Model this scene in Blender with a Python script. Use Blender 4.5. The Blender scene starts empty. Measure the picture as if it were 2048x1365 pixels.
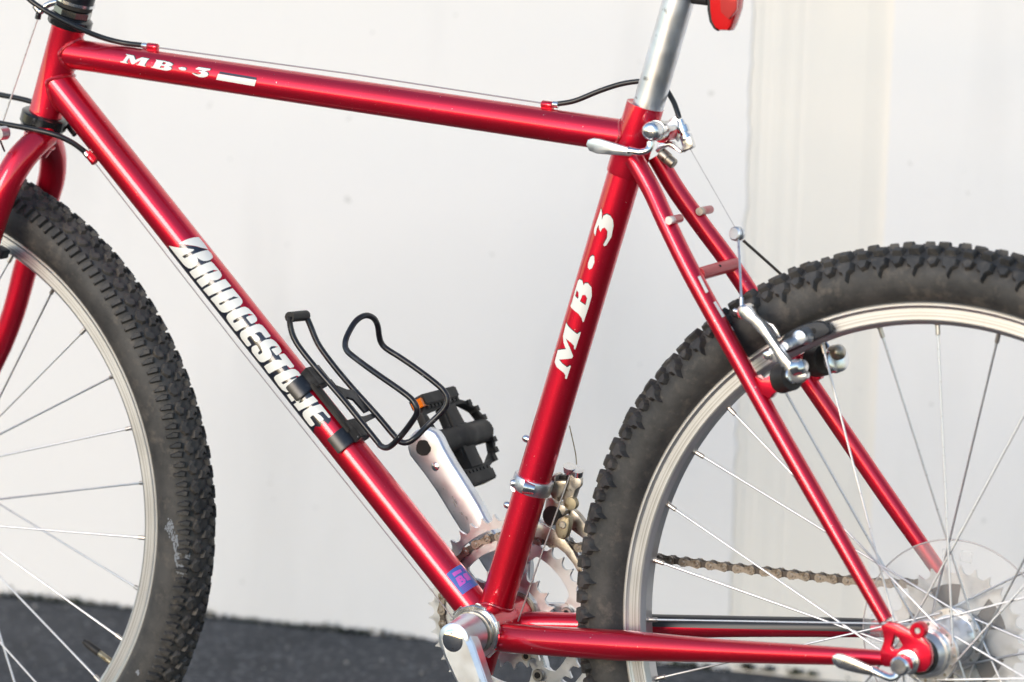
import bpy, bmesh, math, random
from mathutils import Vector, Matrix
random.seed(7)
S = bpy.context.scene
COL = S.collection
R = math.radians
ZG = 0.334                                   # rear axle height above the asphalt, metres

# ------------------------------------------------------------------ camera
CF = 7013.31                                  # focal length in photo pixels (photo 2048 wide)
CC = Vector((1.0252777, -2.6524644, 0.6716881 + ZG))
CR = Vector((0.87709791, 0.47938847, 0.02976495))
CU = Vector((-0.09791027, 0.11778159, 0.98820093))
CFW = Vector((-0.47022637, 0.86966326, -0.15024304))
cam = bpy.data.cameras.new('camera'); camo = bpy.data.objects.new('camera', cam); COL.objects.link(camo)
m = Matrix((CR, CU, -CFW)).transposed().to_4x4(); m.translation = CC
camo.matrix_world = m
cam.sensor_width = 36; cam.lens = 36 * CF / 2048
cam.clip_start = 0.1; cam.clip_end = 400
cam.dof.use_dof = True; cam.dof.focus_distance = 3.08; cam.dof.aperture_fstop = 5.6
S.camera = camo

# ------------------------------------------------------------------ sky, sun, exposure
SUN_EL, SUN_AZ = R(17), R(188)                # azimuth clockwise from +Y
w = bpy.data.worlds.new('World'); S.world = w; w.use_nodes = True
nt = w.node_tree; bg = nt.nodes['Background']
sky = nt.nodes.new('ShaderNodeTexSky'); sky.sky_type = 'NISHITA'; sky.sun_disc = False
sky.sun_elevation = SUN_EL; sky.sun_rotation = SUN_AZ; sky.dust_density = 0.3; sky.air_density = 1.0; sky.ozone_density = 1.0
nt.links.new(sky.outputs[0], bg.inputs[0]); bg.inputs[1].default_value = 0.15
sl = bpy.data.lights.new('sun', 'SUN'); so = bpy.data.objects.new('sun', sl); COL.objects.link(so)
sl.energy = 0.85; sl.angle = R(22); sl.color = (1.0, 0.87, 0.74)
sd = Vector((math.sin(SUN_AZ) * math.cos(SUN_EL), math.cos(SUN_AZ) * math.cos(SUN_EL), math.sin(SUN_EL)))
so.rotation_euler = sd.to_track_quat('Z', 'Y').to_euler()
S.view_settings.view_transform = 'Standard'; S.view_settings.look = 'None'
S.view_settings.gamma = 1; S.view_settings.exposure = 0.90
S.render.engine = 'CYCLES'

# ------------------------------------------------------------------ placing: a photo pixel at a known distance from the wheel plane (mm)
def ray(px, py):
    return (CFW + CR * ((px - 1024) / CF) - CU * ((py - 682.5) / CF))
def at(px, py, Y=0.0):
    d = ray(px, py); return CC + d * ((Y * 0.001 - CC.y) / d.y)
def pmm(px, py, Y=0.0):                       # pixels per metre there
    return CF / ((at(px, py, Y) - CC).dot(CFW))
def zz(ox, oy, s, pts):
    return [(ox + x / s, oy + y / s) for x, y in pts]

# ------------------------------------------------------------------ materials
def mat(name, col, rough=0.5, metal=0.0, coat=0.0, bump=None, vary=None, spec=None, trans=0.0, coat_r=0.05, ior=None):
    M = bpy.data.materials.new(name); M.use_nodes = True
    n = M.node_tree.nodes; l = M.node_tree.links; b = n['Principled BSDF']
    b.inputs['Base Color'].default_value = (*col, 1); b.inputs['Roughness'].default_value = rough
    b.inputs['Metallic'].default_value = metal; b.inputs['Coat Weight'].default_value = coat
    b.inputs['Coat Roughness'].default_value = coat_r
    if 'red_paint' in name: b.inputs['Coat IOR'].default_value = 1.55
    if spec is not None: b.inputs['Specular IOR Level'].default_value = spec
    if trans: b.inputs['Transmission Weight'].default_value = trans
    if ior: b.inputs['IOR'].default_value = ior
    tc = n.new('ShaderNodeTexCoord')
    for (scale, col2, lo, hi, det) in (vary or []):
        t = n.new('ShaderNodeTexNoise'); t.inputs['Scale'].default_value = scale; t.inputs['Detail'].default_value = det
        l.new(tc.outputs['Object'], t.inputs['Vector'])
        r = n.new('ShaderNodeMapRange'); r.inputs[1].default_value = lo; r.inputs[2].default_value = hi
        l.new(t.outputs[0], r.inputs[0])
        mx = n.new('ShaderNodeMix'); mx.data_type = 'RGBA'
        src = b.inputs['Base Color'].links[0].from_socket if b.inputs['Base Color'].links else None
        if src: l.new(src, mx.inputs[6])
        else: mx.inputs[6].default_value = (*col, 1)
        mx.inputs[7].default_value = (*col2, 1); l.new(r.outputs[0], mx.inputs[0])
        l.new(mx.outputs[2], b.inputs['Base Color'])
    if bump:
        scale, st, dist = bump
        t = n.new('ShaderNodeTexNoise'); t.inputs['Scale'].default_value = scale; t.inputs['Detail'].default_value = 4
        l.new(tc.outputs['Object'], t.inputs['Vector'])
        bn = n.new('ShaderNodeBump'); bn.inputs['Strength'].default_value = st; bn.inputs['Distance'].default_value = dist
        l.new(t.outputs[0], bn.inputs['Height']); l.new(bn.outputs[0], b.inputs['Normal'])
        if coat: l.new(bn.outputs[0], b.inputs['Coat Normal'])
    return M

def rough_noise(M, scale, lo, hi):
    n = M.node_tree.nodes; l = M.node_tree.links; b = n['Principled BSDF']
    tc = n.new('ShaderNodeTexCoord'); t = n.new('ShaderNodeTexNoise'); t.inputs['Scale'].default_value = scale; t.inputs['Detail'].default_value = 5
    l.new(tc.outputs['Object'], t.inputs['Vector'])
    r = n.new('ShaderNodeMapRange'); r.inputs[1].default_value = 0.3; r.inputs[2].default_value = 0.7; r.inputs[3].default_value = lo; r.inputs[4].default_value = hi
    l.new(t.outputs[0], r.inputs[0]); l.new(r.outputs[0], b.inputs['Roughness'])
    return M

M = {}
M['red'] = mat('candy_red_paint', (0.74, 0.004, 0.036), 0.40, 0.82, 1.0, coat_r=0.05,
               vary=[(9, (0.66, 0.004, 0.022), 0.35, 0.7, 2), (900, (0.8, 0.05, 0.07), 0.66, 0.74, 2), (260, (0.80, 0.50, 0.46), 0.735, 0.75, 3), (130, (0.10, 0.01, 0.012), 0.765, 0.78, 4)])
M['weld'] = mat('red_paint_over_weld', (0.55, 0.012, 0.03), 0.4, 0.5, 1.0, bump=(420, 0.5, 0.0006), vary=[(160, (0.15, 0.02, 0.02), 0.6, 0.7, 3)])
M['flatred'] = mat('dull_red_paint', (0.55, 0.05, 0.06), 0.45, 0.1, 0.4)
M['black'] = mat('black_paint', (0.010, 0.011, 0.015), 0.3, 0, 0.0, vary=[(330, (0.35, 0.36, 0.38), 0.72, 0.76, 3), (120, (0.04, 0.04, 0.045), 0.5, 0.7, 3)])
M['crank'] = rough_noise(mat('satin_crank_aluminium', (0.78, 0.81, 0.86), 0.42, 1.0, vary=[(40, (0.66, 0.66, 0.68), 0.45, 0.7, 4), (300, (0.30, 0.27, 0.26), 0.72, 0.78, 3)]), 60, 0.36, 0.5)
M['hub'] = rough_noise(mat('satin_hub_aluminium', (0.86, 0.86, 0.87), 0.35, 1.0, vary=[(90, (0.66, 0.64, 0.62), 0.5, 0.7, 4)]), 80, 0.26, 0.42)
M['plastic'] = mat('black_plastic', (0.020, 0.018, 0.017), 0.55, spec=0.35, bump=(700, 0.15, 0.0003), vary=[(60, (0.045, 0.04, 0.036), 0.45, 0.7, 4)])
M['gloss'] = mat('worn_gloss_black', (0.012, 0.012, 0.013), 0.2, 0, 0.3, vary=[(70, (0.10, 0.095, 0.09), 0.55, 0.72, 4)])
M['housing'] = mat('cable_housing', (0.015, 0.016, 0.018), 0.33)
M['alu'] = rough_noise(mat('polished_aluminium', (0.80, 0.80, 0.81), 0.22, 1.0, vary=[(70, (0.66, 0.62, 0.58), 0.5, 0.72, 4), (260, (0.45, 0.42, 0.40), 0.68, 0.76, 3)]), 90, 0.14, 0.30)
M['aluworn'] = rough_noise(mat('worn_aluminium', (0.66, 0.69, 0.73), 0.28, 1.0, bump=(200, 0.06, 0.0004), vary=[(60, (0.62, 0.63, 0.66), 0.45, 0.7, 4), (260, (0.30, 0.27, 0.25), 0.68, 0.76, 4)]), 120, 0.3, 0.5)
M['dirtyalu'] = rough_noise(mat('grimy_aluminium', (0.56, 0.53, 0.48), 0.42, 0.9, bump=(350, 0.2, 0.0004), vary=[(70, (0.34, 0.29, 0.22), 0.4, 0.65, 4), (180, (0.10, 0.075, 0.05), 0.6, 0.7, 4)]), 120, 0.3, 0.55)
M['brass'] = mat('brassy_steel', (0.38, 0.33, 0.23), 0.5, 0.85, vary=[(200, (0.2, 0.15, 0.08), 0.55, 0.7, 3)])
M['steel'] = mat('spoke_steel', (0.68, 0.68, 0.70), 0.42, 1.0, vary=[(150, (0.45, 0.42, 0.41), 0.58, 0.72, 3)])
M['chain'] = mat('greasy_chain_steel', (0.34, 0.30, 0.26), 0.42, 0.95, vary=[(260, (0.16, 0.13, 0.10), 0.5, 0.65, 3)])
M['chaindark'] = mat('dark_chain_steel', (0.11, 0.095, 0.085), 0.5, 0.8)
M['white'] = mat('cream_white_lettering', (0.86, 0.84, 0.78), 0.4, 0, 0.4)
M['navy'] = mat('navy_lettering_shadow', (0.012, 0.014, 0.026), 0.3, 0, 0.9)
M['blue'] = mat('blue_sticker_print', (0.06, 0.15, 0.50), 0.45, 0, 0.3)
M['pink'] = mat('pink_sticker_print', (0.62, 0.12, 0.55), 0.45, 0, 0.3)
M['purple'] = mat('purple_sticker_print', (0.28, 0.10, 0.50), 0.45, 0, 0.3)
M['amber'] = mat('amber_reflector', (0.85, 0.20, 0.01), 0.2, 0, 0.8)
M['redlens'] = mat('red_reflector', (0.75, 0.012, 0.012), 0.15, 0, 1.0)
M['redlens2'] = mat('pale_red_prism', (0.80, 0.07, 0.06), 0.1, 0.3, 1.0)
M['rubberpad'] = mat('brake_rubber', (0.035, 0.036, 0.04), 0.6)
M['cog'] = rough_noise(mat('cog_steel', (0.70, 0.72, 0.74), 0.38, 0.9, vary=[(70, (0.52, 0.52, 0.52), 0.45, 0.7, 3)]), 60, 0.35, 0.55)
M['stamp'] = mat('worn_stamping', (0.30, 0.26, 0.24), 0.6, 0.6)
M['cable'] = mat('dull_inner_cable', (0.42, 0.39, 0.40), 0.65, 0.5)
M['bolt'] = mat('dull_bolt_steel', (0.40, 0.39, 0.38), 0.35, 1.0)
M['hole'] = mat('dark_hole', (0.02, 0.018, 0.017), 0.8)
M['dirtspot'] = mat('dried_mud', (0.16, 0.12, 0.08), 0.9)
M['post'] = rough_noise(mat('scuffed_seatpost_aluminium', (0.86, 0.87, 0.90), 0.4, 1.0, vary=[(35, (0.68, 0.66, 0.65), 0.45, 0.7, 5), (110, (0.30, 0.28, 0.27), 0.66, 0.74, 4)]), 60, 0.32, 0.5)

def clear_plastic(nm='clear_spoke_guard_plastic', al=0.12, col=(0.9, 0.87, 0.85)):
    Mx = bpy.data.materials.new(nm); Mx.use_nodes = True
    n = Mx.node_tree.nodes; l = Mx.node_tree.links; b = n['Principled BSDF']
    b.inputs['Base Color'].default_value = (*col, 1); b.inputs['Roughness'].default_value = 0.2
    b.inputs['Alpha'].default_value = al
    return Mx
M['clear'] = clear_plastic(); M['clearrim'] = clear_plastic('yellowed_plastic_edge', 0.55, (0.62, 0.55, 0.53))

def rubber():
    Mx = bpy.data.materials.new('dusty_tyre_rubber'); Mx.use_nodes = True
    n = Mx.node_tree.nodes; l = Mx.node_tree.links; b = n['Principled BSDF']
    tc = n.new('ShaderNodeTexCoord')
    def noise(sc, det, lo, hi, rough=0.6):
        t = n.new('ShaderNodeTexNoise'); t.inputs['Scale'].default_value = sc; t.inputs['Detail'].default_value = det; t.inputs['Roughness'].default_value = rough
        l.new(tc.outputs['Object'], t.inputs['Vector'])
        r = n.new('ShaderNodeMapRange'); r.inputs[1].default_value = lo; r.inputs[2].default_value = hi; l.new(t.outputs[0], r.inputs[0]); return r.outputs[0]
    def mix(a, bcol, f):
        x = n.new('ShaderNodeMix'); x.data_type = 'RGBA'; l.new(f, x.inputs[0])
        if isinstance(a, tuple): x.inputs[6].default_value = (*a, 1)
        else: l.new(a, x.inputs[6])
        x.inputs[7].default_value = (*bcol, 1); return x.outputs[2]
    c = mix((0.024, 0.023, 0.023), (0.064, 0.059, 0.055), noise(22, 7, 0.38, 0.62, 0.7))
    c = mix(c, (0.118, 0.099, 0.082), noise(75, 6, 0.52, 0.74, 0.7))
    c = mix(c, (0.30, 0.30, 0.31), noise(55, 8, 0.70, 0.78, 0.75))
    l.new(c, b.inputs['Base Color']); b.inputs['Roughness'].default_value = 0.62
    t = n.new('ShaderNodeTexNoise'); t.inputs['Scale'].default_value = 500; t.inputs['Detail'].default_value = 4; l.new(tc.outputs['Object'], t.inputs['Vector'])
    bn = n.new('ShaderNodeBump'); bn.inputs['Strength'].default_value = 0.25; bn.inputs['Distance'].default_value = 0.0005
    l.new(t.outputs[0], bn.inputs['Height']); l.new(bn.outputs[0], b.inputs['Normal'])
    return Mx
M['rubber'] = rubber()
M['chalk'] = mat('chalky_scuff', (0.24, 0.25, 0.27), 0.9)

def rim_mat():
    Mx = bpy.data.materials.new('brushed_rim_aluminium'); Mx.use_nodes = True
    n = Mx.node_tree.nodes; l = Mx.node_tree.links; b = n['Principled BSDF']
    tc = n.new('ShaderNodeTexCoord'); sp = n.new('ShaderNodeSeparateXYZ'); l.new(tc.outputs['Object'], sp.inputs[0])
    cx = n.new('ShaderNodeCombineXYZ'); l.new(sp.outputs[0], cx.inputs[0]); l.new(sp.outputs[2], cx.inputs[1])
    ln = n.new('ShaderNodeVectorMath'); ln.operation = 'LENGTH'; l.new(cx.outputs[0], ln.inputs[0])
    t = n.new('ShaderNodeTexNoise'); t.noise_dimensions = '1D'; t.inputs['Scale'].default_value = 900; t.inputs['Detail'].default_value = 3
    l.new(ln.outputs['Value'], t.inputs['W'])
    t2 = n.new('ShaderNodeTexNoise'); t2.inputs['Scale'].default_value = 25; l.new(tc.outputs['Object'], t2.inputs['Vector'])
    mx = n.new('ShaderNodeMix'); mx.data_type = 'RGBA'; mx.inputs[6].default_value = (0.44, 0.43, 0.43, 1); mx.inputs[7].default_value = (0.74, 0.75, 0.77, 1)
    r = n.new('ShaderNodeMapRange'); r.inputs[1].default_value = 0.36; r.inputs[2].default_value = 0.62; l.new(t.outputs[0], r.inputs[0]); l.new(r.outputs[0], mx.inputs[0])
    l.new(mx.outputs[2], b.inputs['Base Color']); b.inputs['Metallic'].default_value = 0.9
    r2 = n.new('ShaderNodeMapRange'); r2.inputs[3].default_value = 0.3; r2.inputs[4].default_value = 0.5; l.new(t2.outputs[0], r2.inputs[0]); l.new(r2.outputs[0], b.inputs['Roughness'])
    return Mx
M['rim'] = rim_mat()

# ------------------------------------------------------------------ mesh helpers
def finish(me, material, smooth=True, angle=35):
    if material: me.materials.append(material)
    if smooth:
        me.shade_smooth()
        try: me.set_sharp_from_angle(angle=R(angle))
        except Exception: pass
    else: me.shade_flat()
    return me
def link(name, me, parent=None, mw=None):
    o = bpy.data.objects.new(name, me); COL.objects.link(o)
    if parent: o.parent = parent
    if mw is not None: o.matrix_basis = mw
    return o

class MB:
    def __init__(self): self.v = []; self.f = []
    def ring(self, c, a, b, ra, rb, n):
        i0 = len(self.v)
        for k in range(n):
            t = 2 * math.pi * k / n
            self.v.append(c + a * (ra * math.cos(t)) + b * (rb * math.sin(t)))
        return i0
    def bridge(self, i0, i1, n):
        for k in range(n):
            j = (k + 1) % n; self.f.append((i0 + k, i0 + j, i1 + j, i1 + k))
    def cap(self, i0, n, flip=False):
        f = tuple(range(i0, i0 + n)); self.f.append(f[::-1] if not flip else f)
    def tube(self, path, r, n=16, cap=True, sm=0, flat=None):
        path = [Vector(p) for p in path]; rr = list(r) if isinstance(r, (list, tuple)) else [r] * len(path)
        if sm: path, rr = spline(path, rr, sm)
        # parallel transport
        T = []
        for i in range(len(path)):
            a = path[max(i - 1, 0)]; b = path[min(i + 1, len(path) - 1)]; T.append((b - a).normalized())
        up = Vector((0, 1, 0)) if abs(T[0].y) < 0.9 else Vector((0, 0, 1))
        u = (up - T[0] * up.dot(T[0])).normalized(); prev = None
        for i, p in enumerate(path):
            u = (u - T[i] * u.dot(T[i])).normalized(); v = T[i].cross(u)
            fa, fb = (rr[i], rr[i]) if not flat else (rr[i] * flat[0], rr[i] * flat[1])
            i0 = self.ring(p, u, v, fa, fb, n)
            if prev is not None: self.bridge(prev, i0, n)
            elif cap: self.cap(i0, n)
            prev = i0
        if cap: self.cap(prev, n, True)
        return self
    def lathe(self, o, axis, prof, n=24, phase=0, caps=True):
        axis = Vector(axis).normalized(); o = Vector(o)
        up = Vector((0, 0, 1)) if abs(axis.z) < 0.9 else Vector((1, 0, 0))
        u = (up - axis * up.dot(axis)).normalized(); v = axis.cross(u)
        u, v = u * math.cos(phase) + v * math.sin(phase), v * math.cos(phase) - u * math.sin(phase)
        prev = None
        for a, r in prof:
            i0 = self.ring(o + axis * a, u, v, r, r, n)
            if prev is not None: self.bridge(prev, i0, n)
            elif caps and prof[0][1] > 1e-6: self.cap(i0, n)
            prev = i0
        if caps and prof[-1][1] > 1e-6: self.cap(prev, n, True)
        return self
    def box(self, c, ax, ay, az, sx, sy, sz, ch=0.0):
        c = Vector(c); ax, ay, az = Vector(ax).normalized(), Vector(ay).normalized(), Vector(az).normalized()
        i0 = len(self.v)
        for (x, y, z) in ((-1, -1, -1), (1, -1, -1), (1, 1, -1), (-1, 1, -1), (-1, -1, 1), (1, -1, 1), (1, 1, 1), (-1, 1, 1)):
            self.v.append(c + ax * (x * sx / 2) + ay * (y * sy / 2) + az * (z * sz / 2))
        for f in ((3, 2, 1, 0), (4, 5, 6, 7), (0, 1, 5, 4), (1, 2, 6, 5), (2, 3, 7, 6), (3, 0, 4, 7)):
            self.f.append(tuple(i0 + k for k in f))
        return self
    def add(self, me, mw=None):
        i0 = len(self.v)
        for vv in me.vertices: self.v.append((mw @ vv.co) if mw is not None else vv.co.copy())
        for p in me.polygons: self.f.append(tuple(i0 + k for k in p.vertices))
        return self
    def mesh(self, name, material, smooth=True, angle=35, bev=0.0):
        me = bpy.data.meshes.new(name); me.from_pydata(self.v, [], self.f)
        bm = bmesh.new(); bm.from_mesh(me)
        bmesh.ops.recalc_face_normals(bm, faces=bm.faces)
        if bev:
            ed = [e for e in bm.edges if len(e.link_faces) == 2 and e.calc_face_angle(0) > R(40)]
            bmesh.ops.bevel(bm, geom=ed, offset=bev, segments=2, affect='EDGES', clamp_overlap=True)
        bm.to_mesh(me); bm.free(); me.update()
        return finish(me, material, smooth, angle)
    def obj(self, name, material, parent, smooth=True, angle=35, bev=0.0):
        return link(name, self.mesh(name, material, smooth, angle, bev), parent)

def spline(P, rr, k):
    out = []; ro = []; n = len(P)
    for i in range(n - 1):
        p0, p1, p2, p3 = P[max(i - 1, 0)], P[i], P[i + 1], P[min(i + 2, n - 1)]
        for j in range(k):
            t = j / k
            out.append(0.5 * ((2 * p1) + (p2 - p0) * t + (2 * p0 - 5 * p1 + 4 * p2 - p3) * t * t + (3 * p1 - p0 - 3 * p2 + p3) * t ** 3))
            ro.append(rr[i] * (1 - t) + rr[i + 1] * t)
    out.append(P[-1]); ro.append(rr[-1]); return out, ro

def fill2d(loops, extrude=0.0, bev=0.0, smooth_loops=False):
    cu = bpy.data.curves.new('c', 'CURVE'); cu.dimensions = '2D'; cu.fill_mode = 'BOTH'
    cu.extrude = max(extrude - bev, 0); cu.bevel_depth = bev; cu.bevel_resolution = 1; cu.offset = -bev
    cu.resolution_u = 3
    for lp in loops:
        if smooth_loops:
            sp = cu.splines.new('BEZIER'); sp.bezier_points.add(len(lp) - 1)
            for i, (x, y) in enumerate(lp):
                b = sp.bezier_points[i]; b.co = (x, y, 0); b.handle_left_type = b.handle_right_type = 'AUTO'
        else:
            sp = cu.splines.new('POLY'); sp.points.add(len(lp) - 1)
            for i, (x, y) in enumerate(lp): sp.points[i].co = (x, y, 0, 1)
        sp.use_cyclic_u = True
    ob = bpy.data.objects.new('c', cu); COL.objects.link(ob)
    dg = bpy.context.evaluated_depsgraph_get(); dg.update()
    me = bpy.data.meshes.new_from_object(ob.evaluated_get(dg))
    bpy.data.objects.remove(ob); bpy.data.curves.remove(cu)
    return me
XZ = Matrix(((1, 0, 0, 0), (0, 0, -1, 0), (0, 1, 0, 0), (0, 0, 0, 1)))   # (x,y,z)->(x,-z,y)

def plate(loops_xz, y0, y1, bev=0.0, smooth_loops=False):
    """loops in metres in the X-Z plane, between the depths y0..y1 (metres)"""
    cx = sum(p[0] for p in loops_xz[0]) / len(loops_xz[0]); cz = sum(p[1] for p in loops_xz[0]) / len(loops_xz[0])
    L = [[(x - cx, z - cz) for x, z in lp] for lp in loops_xz]
    me = fill2d(L, abs(y1 - y0) / 2, bev, smooth_loops)
    me.transform(Matrix.Translation((cx, (y0 + y1) / 2, cz)) @ XZ)
    return me
def weldmesh(me, material, angle=35, smooth=True):
    bm = bmesh.new(); bm.from_mesh(me); bmesh.ops.remove_doubles(bm, verts=bm.verts, dist=1e-5)
    bmesh.ops.recalc_face_normals(bm, faces=bm.faces); bm.to_mesh(me); bm.free()
    me.materials.clear(); return finish(me, material, smooth, angle)
def tplate(name, loops_px, Y, th, material, parent, bev=0.0006, sm=False):
    """plate whose near face stands Y mm off the wheel plane, th mm thick, outline given as seen"""
    L = []
    for lp in loops_px: L.append([(p.x, p.z) for p in (at(x, y, Y) for x, y in lp)])
    me = plate(L, Y * 0.001, (Y + th) * 0.001, bev, sm)
    return link(name, weldmesh(me, material), parent)
def circ(c, r, n=24, ph=0.0):
    return [(c[0] + r * math.cos(2 * math.pi * k / n + ph), c[1] + r * math.sin(2 * math.pi * k / n + ph)) for k in range(n)]

def tag(o, label=None, cat=None, kind=None, group=None):
    if label: o['label'] = label
    if cat: o['category'] = cat
    if kind: o['kind'] = kind
    if group: o['group'] = group
    return o

# ================================================================== SETTING
# asphalt
def ground_mat():
    Mx = bpy.data.materials.new('worn_dark_asphalt'); Mx.use_nodes = True
    n = Mx.node_tree.nodes; l = Mx.node_tree.links; b = n['Principled BSDF']
    tc = n.new('ShaderNodeTexCoord')
    v = n.new('ShaderNodeTexVoronoi'); v.inputs['Scale'].default_value = 170; l.new(tc.outputs['Object'], v.inputs['Vector'])
    t = n.new('ShaderNodeTexNoise'); t.inputs['Scale'].default_value = 9; t.inputs['Detail'].default_value = 8; l.new(tc.outputs['Object'], t.inputs['Vector'])
    cr = n.new('ShaderNodeValToRGB'); l.new(t.outputs[0], cr.inputs[0])
    cr.color_ramp.elements[0].position = 0.3; cr.color_ramp.elements[0].color = (0.032, 0.033, 0.037, 1)
    cr.color_ramp.elements[1].position = 0.75; cr.color_ramp.elements[1].color = (0.056, 0.057, 0.062, 1)
    mx = n.new('ShaderNodeMix'); mx.data_type = 'RGBA'; mx.inputs[7].default_value = (0.13, 0.13, 0.135, 1)
    r = n.new('ShaderNodeMapRange'); r.inputs[1].default_value = 0.80; r.inputs[2].default_value = 0.95
    sp = n.new('ShaderNodeSeparateColor'); l.new(v.outputs['Color'], sp.inputs[0]); l.new(sp.outputs[0], r.inputs[0])
    l.new(cr.outputs[0], mx.inputs[6]); l.new(r.outputs[0], mx.inputs[0]); l.new(mx.outputs[2], b.inputs['Base Color'])
    b.inputs['Roughness'].default_value = 0.85
    bn = n.new('ShaderNodeBump'); bn.inputs['Strength'].default_value = 0.8; bn.inputs['Distance'].default_value = 0.003
    l.new(v.outputs['Distance'], bn.inputs['Height']); l.new(bn.outputs[0], b.inputs['Normal'])
    return Mx
g = MB(); i0 = 0
g.v = [Vector((-120, -120, 0)), Vector((120, -120, 0)), Vector((120, 120, 0)), Vector((-120, 120, 0))]; g.f = [(0, 1, 2, 3)]
ground = g.obj('ground', ground_mat(), None, smooth=False); tag(ground, 'dark grey asphalt under the bicycle and up to the white wall', None, 'structure')

# wall: base line runs through two points on the asphalt
def on_ground(px, py):
    d = ray(px, py); return CC + d * (-CC.z / d.z)
WA, WB = on_ground(0, 1190), on_ground(870, 1281)
WD = (WB - WA); WD.z = 0; WD.normalize(); WN = Vector((WD.y, -WD.x, 0))      # WN points at the camera
def wall_s(px, back=0.0, py=700):            # distance along the wall where it is seen at px, on a plane set back
    d = ray(px, py); o = WA - WN * back; t = (o - CC).dot(WN) / d.dot(WN); return (CC + d * t - WA).dot(WD)
def wpt(s, back, z): return WA + WD * s - WN * back + Vector((0, 0, z - WA.z))
def wall_mat(name, c1, c2, grime=True):
    Mx = bpy.data.materials.new(name); Mx.use_nodes = True
    n = Mx.node_tree.nodes; l = Mx.node_tree.links; b = n['Principled BSDF']
    tc = n.new('ShaderNodeTexCoord')
    t = n.new('ShaderNodeTexNoise'); t.inputs['Scale'].default_value = 1.6; t.inputs['Detail'].default_value = 7; t.inputs['Roughness'].default_value = 0.55; l.new(tc.outputs['Object'], t.inputs['Vector'])
    r = n.new('ShaderNodeMapRange'); r.inputs[1].default_value = 0.35; r.inputs[2].default_value = 0.7; l.new(t.outputs[0], r.inputs[0])
    mx = n.new('ShaderNodeMix'); mx.data_type = 'RGBA'; mx.inputs[6].default_value = (*c1, 1); mx.inputs[7].default_value = (*c2, 1); l.new(r.outputs[0], mx.inputs[0])
    # vertical faint smears and small dark flecks
    mp = n.new('ShaderNodeMapping'); mp.inputs['Scale'].default_value = (7, 7, 1.3); l.new(tc.outputs['Object'], mp.inputs['Vector'])
    t2 = n.new('ShaderNodeTexNoise'); t2.inputs['Scale'].default_value = 1.0; t2.inputs['Detail'].default_value = 5; l.new(mp.outputs[0], t2.inputs['Vector'])
    r2 = n.new('ShaderNodeMapRange'); r2.inputs[1].default_value = 0.52; r2.inputs[2].default_value = 0.80; r2.inputs[4].default_value = 0.42; l.new(t2.outputs[0], r2.inputs[0])
    m2 = n.new('ShaderNodeMix'); m2.data_type = 'RGBA'; l.new(mx.outputs[2], m2.inputs[6]); m2.inputs[7].default_value = (0.60, 0.59, 0.58, 1); l.new(r2.outputs[0], m2.inputs[0])
    t3 = n.new('ShaderNodeTexNoise'); t3.inputs['Scale'].default_value = 55; t3.inputs['Detail'].default_value = 2; l.new(tc.outputs['Object'], t3.inputs['Vector'])
    r3 = n.new('ShaderNodeMapRange'); r3.inputs[1].default_value = 0.745; r3.inputs[2].default_value = 0.78; r3.inputs[4].default_value = 0.5; l.new(t3.outputs[0], r3.inputs[0])
    m3 = n.new('ShaderNodeMix'); m3.data_type = 'RGBA'; l.new(m2.outputs[2], m3.inputs[6]); m3.inputs[7].default_value = (0.45, 0.44, 0.42, 1); l.new(r3.outputs[0], m3.inputs[0])
    l.new(m3.outputs[2], b.inputs['Base Color']); b.inputs['Roughness'].default_value = 0.7
    t4 = n.new('ShaderNodeTexNoise'); t4.inputs['Scale'].default_value = 60; t4.inputs['Detail'].default_value = 6; l.new(tc.outputs['Object'], t4.inputs['Vector'])
    bn = n.new('ShaderNodeBump'); bn.inputs['Strength'].default_value = 0.25; bn.inputs['Distance'].default_value = 0.002
    l.new(t4.outputs[0], bn.inputs['Height']); l.new(bn.outputs[0], b.inputs['Normal'])
    return Mx
M['wall'] = wall_mat('white_painted_render', (0.82, 0.80, 0.785), (0.79, 0.775, 0.765))
M['cream'] = wall_mat('cream_white_paint', (0.81, 0.775, 0.715), (0.79, 0.755, 0.70))
HW = 2.7
BK = 0.010
s1 = wall_s(1478); s2 = wall_s(1757)
wm = MB()
def ragged_sheet(mb, s_in, s_edge, side, back=0.0):
    """front sheet of render from s_in to a ragged edge at s_edge, edge 12 mm thick"""
    N = 180; zs = [HW * k / N for k in range(N + 1)]; rnd = random.Random(3)
    i0 = len(mb.v)
    for z in zs:
        j = (rnd.random() - 0.5) * 0.003 + (0.002 if rnd.random() < 0.12 else 0)
        if z > 1.35 or side < 0: j *= 0.2
        mb.v += [wpt(s_in, back, z), wpt(s_edge + j * 1.0, back, z), wpt(s_edge + j * 0.5, BK + 0.002, z)]
    for k in range(N):
        a = i0 + 3 * k
        mb.f += [(a, a + 1, a + 4, a + 3), (a + 1, a + 2, a + 5, a + 4)]
ragged_sheet(wm, -9, s1, 1); ragged_sheet(wm, 9, s2, -1)
# top and back so that the wall is a body
wm.box(wpt(0, 0.16, HW / 2), WD, WN, (0, 0, 1), 18.0, 0.22, HW - 0.004)
wall_o = MB()
wall = wm.obj('wall', M['wall'], None, smooth=False)
tag(wall, 'white rendered wall with a cream grooved strip behind the bicycle', 'wall')
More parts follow.
